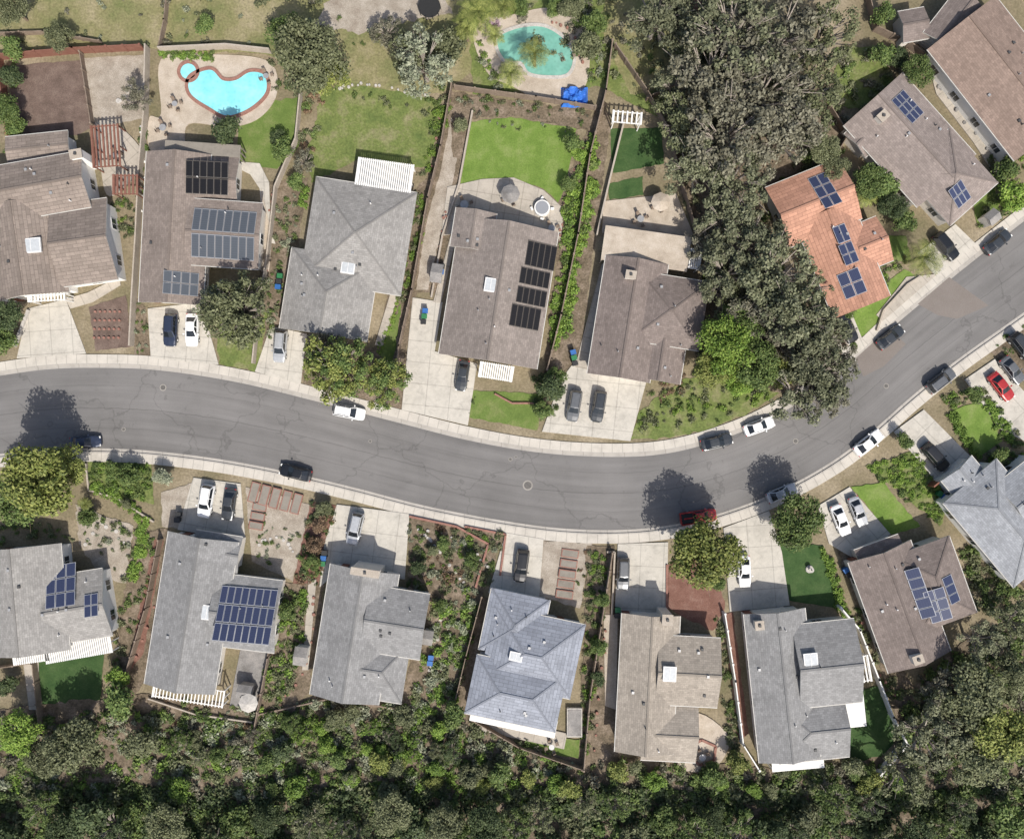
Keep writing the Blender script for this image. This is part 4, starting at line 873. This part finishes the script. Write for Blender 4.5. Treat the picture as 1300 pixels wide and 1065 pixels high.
B=[('shrub_bed',[(545,215),(575,135),(560,110),(545,160),(530,240),(515,300),(505,380),(515,380),(535,300)],1.6,(.4,.9),['green','bright','olive','hedge']),
('shrub_bed',[(715,262),(755,160),(758,240),(735,330),(722,420),(700,455),(702,380),(718,310)],2.4,(.6,1.2),['hedge','bright','green','hedge']),
('shrub_bed',[(350,250),(388,232),(372,330),(352,420),(336,440),(345,330)],1.2,(.3,.8),['green','olive','pale']),
('shrub_bed',[(572,116),(755,142),(748,160),(650,146),(590,148)],1.1,(.3,.7),['olive','green','pale','grey']),
('shrub_bed',[(600,40),(640,8),(750,4),(765,90),(745,118),(746,50),(710,10),(650,14),(605,38),(640,112),(620,116)],1.5,(.4,.9),['green','olive','bright','pale']),
('shrub_bed',[(170,370),(188,385),(188,450),(172,450)],1.3,(.3,.6),['green','olive','pale']),
('shrub_bed',[(178,155),(190,160),(186,250),(176,250)],1.3,(.4,.7),['green','dark']),
('shrub_bed',[(130,250),(178,250),(172,300),(150,310)],1.3,(.4,.8),['green','olive','bright']),
('shrub_bed',[(345,78),(380,110),(380,125),(350,118)],1,(.4,.8),['green','olive']),
('field_scrub',[(0,-20),(600,-20),(600,60),(0,62)],.14,(.3,1.1),['olive','green','grey','pale']),
('field_scrub',[(600,-20),(900,-20),(850,120),(760,100),(600,20)],.35,(.4,1.1),['olive','green','grey']),
('shrub_bed',[(410,110),(560,128),(552,150),(410,125)],.5,(.3,.8),['green','olive']),
('shrub_bed',[(385,125),(410,105),(412,150),(390,220),(380,200)],.8,(.4,.9),['green','olive','red']),
('understory_scrub',[(850,150),(1060,120),(1050,210),(960,240),(985,330),(1060,420),(1075,445),(1000,500),(880,490),(895,350),(865,240)],.35,(.5,1.3),['olive','grey','green']),
('front_bank_shrubs',[(812,525),(870,490),(960,480),(990,500),(950,518),(900,540),(800,556)],.8,(.3,.9),['green','olive','bright']),
('front_bank_shrubs',[(820,500),(860,470),(880,485),(840,515)],1.4,(.4,.8),['green','red']),
('shrub_bed',[(112,586),(190,590),(194,636),(112,620)],1.9,(.4,.8),['green','hedge','green']),
('shrub_bed',[(110,640),(168,670),(162,735),(140,735),(105,690)],.8,(.3,.7),['olive','green','pale']),
('shrub_bed',[(395,638),(428,643),(404,745),(374,738)],1.5,(.4,.8),['red','green','olive','dark']),
('shrub_bed',[(325,650),(392,660),(372,735),(322,705)],.6,(.25,.6),['green','olive','pale']),
('cottage_garden_plants',[(520,657),(640,678),(604,765),(518,744)],1.6,(.25,.9),['green','olive','pale','hedge','red','olive']),
('shrub_bed',[(620,690),(640,695),(625,742),(606,745)],1.0,(.4,.7),['green','olive']),
('side_yard_shrubs',[(354,745),(392,750),(380,850),(325,960),(318,930),(345,830)],1.9,(.4,1.1),['green','hedge','olive','bright','olive']),
('side_yard_shrubs',[(548,760),(612,765),(592,850),(570,910),(520,960),(515,890),(545,820)],1.9,(.35,1.1),['green','olive','pale','hedge']),
('side_yard_shrubs',[(748,700),(776,704),(762,800),(745,960),(738,960),(742,800)],1.8,(.4,.9),['green','hedge','olive']),
('side_yard_shrubs',[(164,700),(200,680),(182,770),(150,860),(140,850)],.9,(.4,.8),['green','olive']),
('step_garden_plants',[(700,690),(750,693),(738,765),(728,765),(735,700)],.7,(.3,.5),['green','red']),
('side_yard_shrubs',[(905,780),(918,790),(942,950),(925,960),(915,880)],1.6,(.4,.9),['green','olive']),
('front_bank_shrubs',[(1100,592),(1162,575),(1202,640),(1190,665),(1155,640),(1120,610)],2.4,(.4,.8),['hedge','bright','green']),
('garden_shrubs',[(1075,700),(1095,790),(1120,850),(1150,880),(1130,890),(1090,800)],1.4,(.4,.9),['green','olive']),
('garden_shrubs',[(1195,505),(1250,490),(1300,560),(1300,590),(1240,590),(1270,558),(1246,508),(1205,520)],1.8,(.4,.8),['green','hedge','olive']),
('garden_shrubs',[(1255,440),(1300,412),(1300,440),(1270,455)],1.2,(.3,.6),['green','olive']),
('garden_shrubs',[(1210,200),(1300,200),(1300,260),(1240,290),(1262,235)],1.0,(.5,1.0),['green','bright','olive']),
('garden_shrubs',[(1050,60),(1180,80),(1150,110),(1080,160),(1050,150)],.8,(.5,1.2),['green','olive','grey']),
('garden_shrubs',[(1110,300),(1165,330),(1140,345),(1100,380)],1.0,(.3,.8),['green','bright','olive']),
('garden_shrubs',[(1010,200),(1070,190),(1075,215),(990,235)],.8,(.5,1.1),['green','olive']),
('hillside_scrub',[(330,900),(420,885),(520,895),(600,915),(735,975),(735,1010),(320,1010)],1.7,(.35,1.3),['green','olive','hedge','grey','green','pale']),
('hillside_scrub',[(-20,915),(160,900),(330,910),(330,1010),(-20,1010)],1.4,(.35,1.3),['green','olive','hedge','grey','green','pale']),
('hillside_scrub',[(735,968),(960,975),(1130,968),(1160,860),(1320,770),(1320,1010),(735,1010)],1.3,(.5,1.4),['olive','green','grey','green']),
('hillside_scrub',[(-30,1000),(1330,1000),(1330,1085),(-30,1085)],1.3,(.6,1.7),['dark','dark','olive','green']),
('hillside_scrub',[(186,880),(330,900),(320,960),(200,930)],1.0,(.3,.9),['olive','green','red','pale']),
('garden_shrubs',[(0,660),(60,655),(100,690),(60,680),(0,690)],1.2,(.4,.9),['green','olive']),
('garden_shrubs',[(1215,690),(1245,700),(1300,750),(1300,800),(1235,770)],1.2,(.6,1.3),['green','olive','green']),
('shrub_bed',[(0,200),(10,200),(8,80),(30,85),(28,100),(14,180)],.8,(.4,.8),['green']),
('lawn_edge_plants',[(596,497),(604,497),(602,528),(594,526)],1.0,(.2,.5),['olive','green']),
('lawn_edge_plants',[(597,152),(732,162),(728,172),(600,160)],.8,(.2,.5),['olive','green','pale']),
('shrub_bed',[(675,480),(705,470),(715,495),(700,530),(682,525)],1.6,(.5,.9),['green','dark'])]
for q in B: bed(*q)
hedge([(118,618),(150,630),(180,655),(184,690),(168,735)],13,('hedge','bright')); hedge([(1045,690),(1068,772)],9); hedge([(1205,522),(1240,582)],8); hedge([(1068,772),(1085,795)],8)
hedge([(1250,508),(1285,560)],9); hedge([(480,450),(508,378)],5,('bright',),(.3,.5)); hedge([(205,70),(270,72)],9,('green','hedge')); hedge([(390,240),(385,262)],8); hedge([(1085,440),(1050,400)],6,('green',))
for i in range(42):
    x=-20+i*32+random.uniform(-10,10); y=random.uniform(1018,1080); tree(x,y,random.uniform(18,32),random.choice(['broad','euc','small']),random.choice(['dark','dark','olive','green']),name='woodland_tree')
for i in range(38):
    x=random.uniform(200,1150); y=random.uniform(965,1005); tree(x,y,random.uniform(10,20),'small',random.choice(['olive','green','olive','hedge','yellow']))
for i in range(22):
    x=random.uniform(330,580); y=random.uniform(905,965); tree(x,y,random.uniform(9,18),random.choice(['small','open','small']),random.choice(['olive','green','dark','bright','hedge']))
for i in range(10):
    x=random.uniform(200,330); y=random.uniform(925,965); tree(x,y,random.uniform(8,16),random.choice(['small','open']),random.choice(['olive','green','grey']))
# ------------------------------------------------------------------ light, world, camera
el=math.radians(50); dx,dy=-.37,.93
sun=bpy.data.lights.new('sun','SUN'); sun.energy=5.0; sun.angle=math.radians(.6); sun.color=(1,.955,.885); so=link(bpy.data.objects.new('sun',sun))
so.rotation_euler=Vector((dx*math.cos(el),dy*math.cos(el),-math.sin(el))).to_track_quat('-Z','Y').to_euler(); so.location=(0,0,150)
w=bpy.data.worlds.new('World'); sc.world=w; w.use_nodes=True; nt=w.node_tree; sk=nt.nodes.new('ShaderNodeTexSky'); sk.sky_type='NISHITA'; sk.sun_disc=False
sk.sun_elevation=el; sk.sun_rotation=math.atan2(-dx,-dy); sk.dust_density=3.0; bg=nt.nodes['Background']; bg.inputs[1].default_value=.14; nt.links.new(sk.outputs[0],bg.inputs[0])
cam=bpy.data.cameras.new('camera'); cam.sensor_width=36; cam.lens=36*HC/(1300*S); cam.clip_end=5000; cam.clip_start=1
co=link(bpy.data.objects.new('camera',cam)); co.location=(0,0,HC); co.rotation_euler=(0,0,0); sc.camera=co
sc.view_settings.view_transform='Standard'; sc.view_settings.look='None'; sc.view_settings.exposure=0
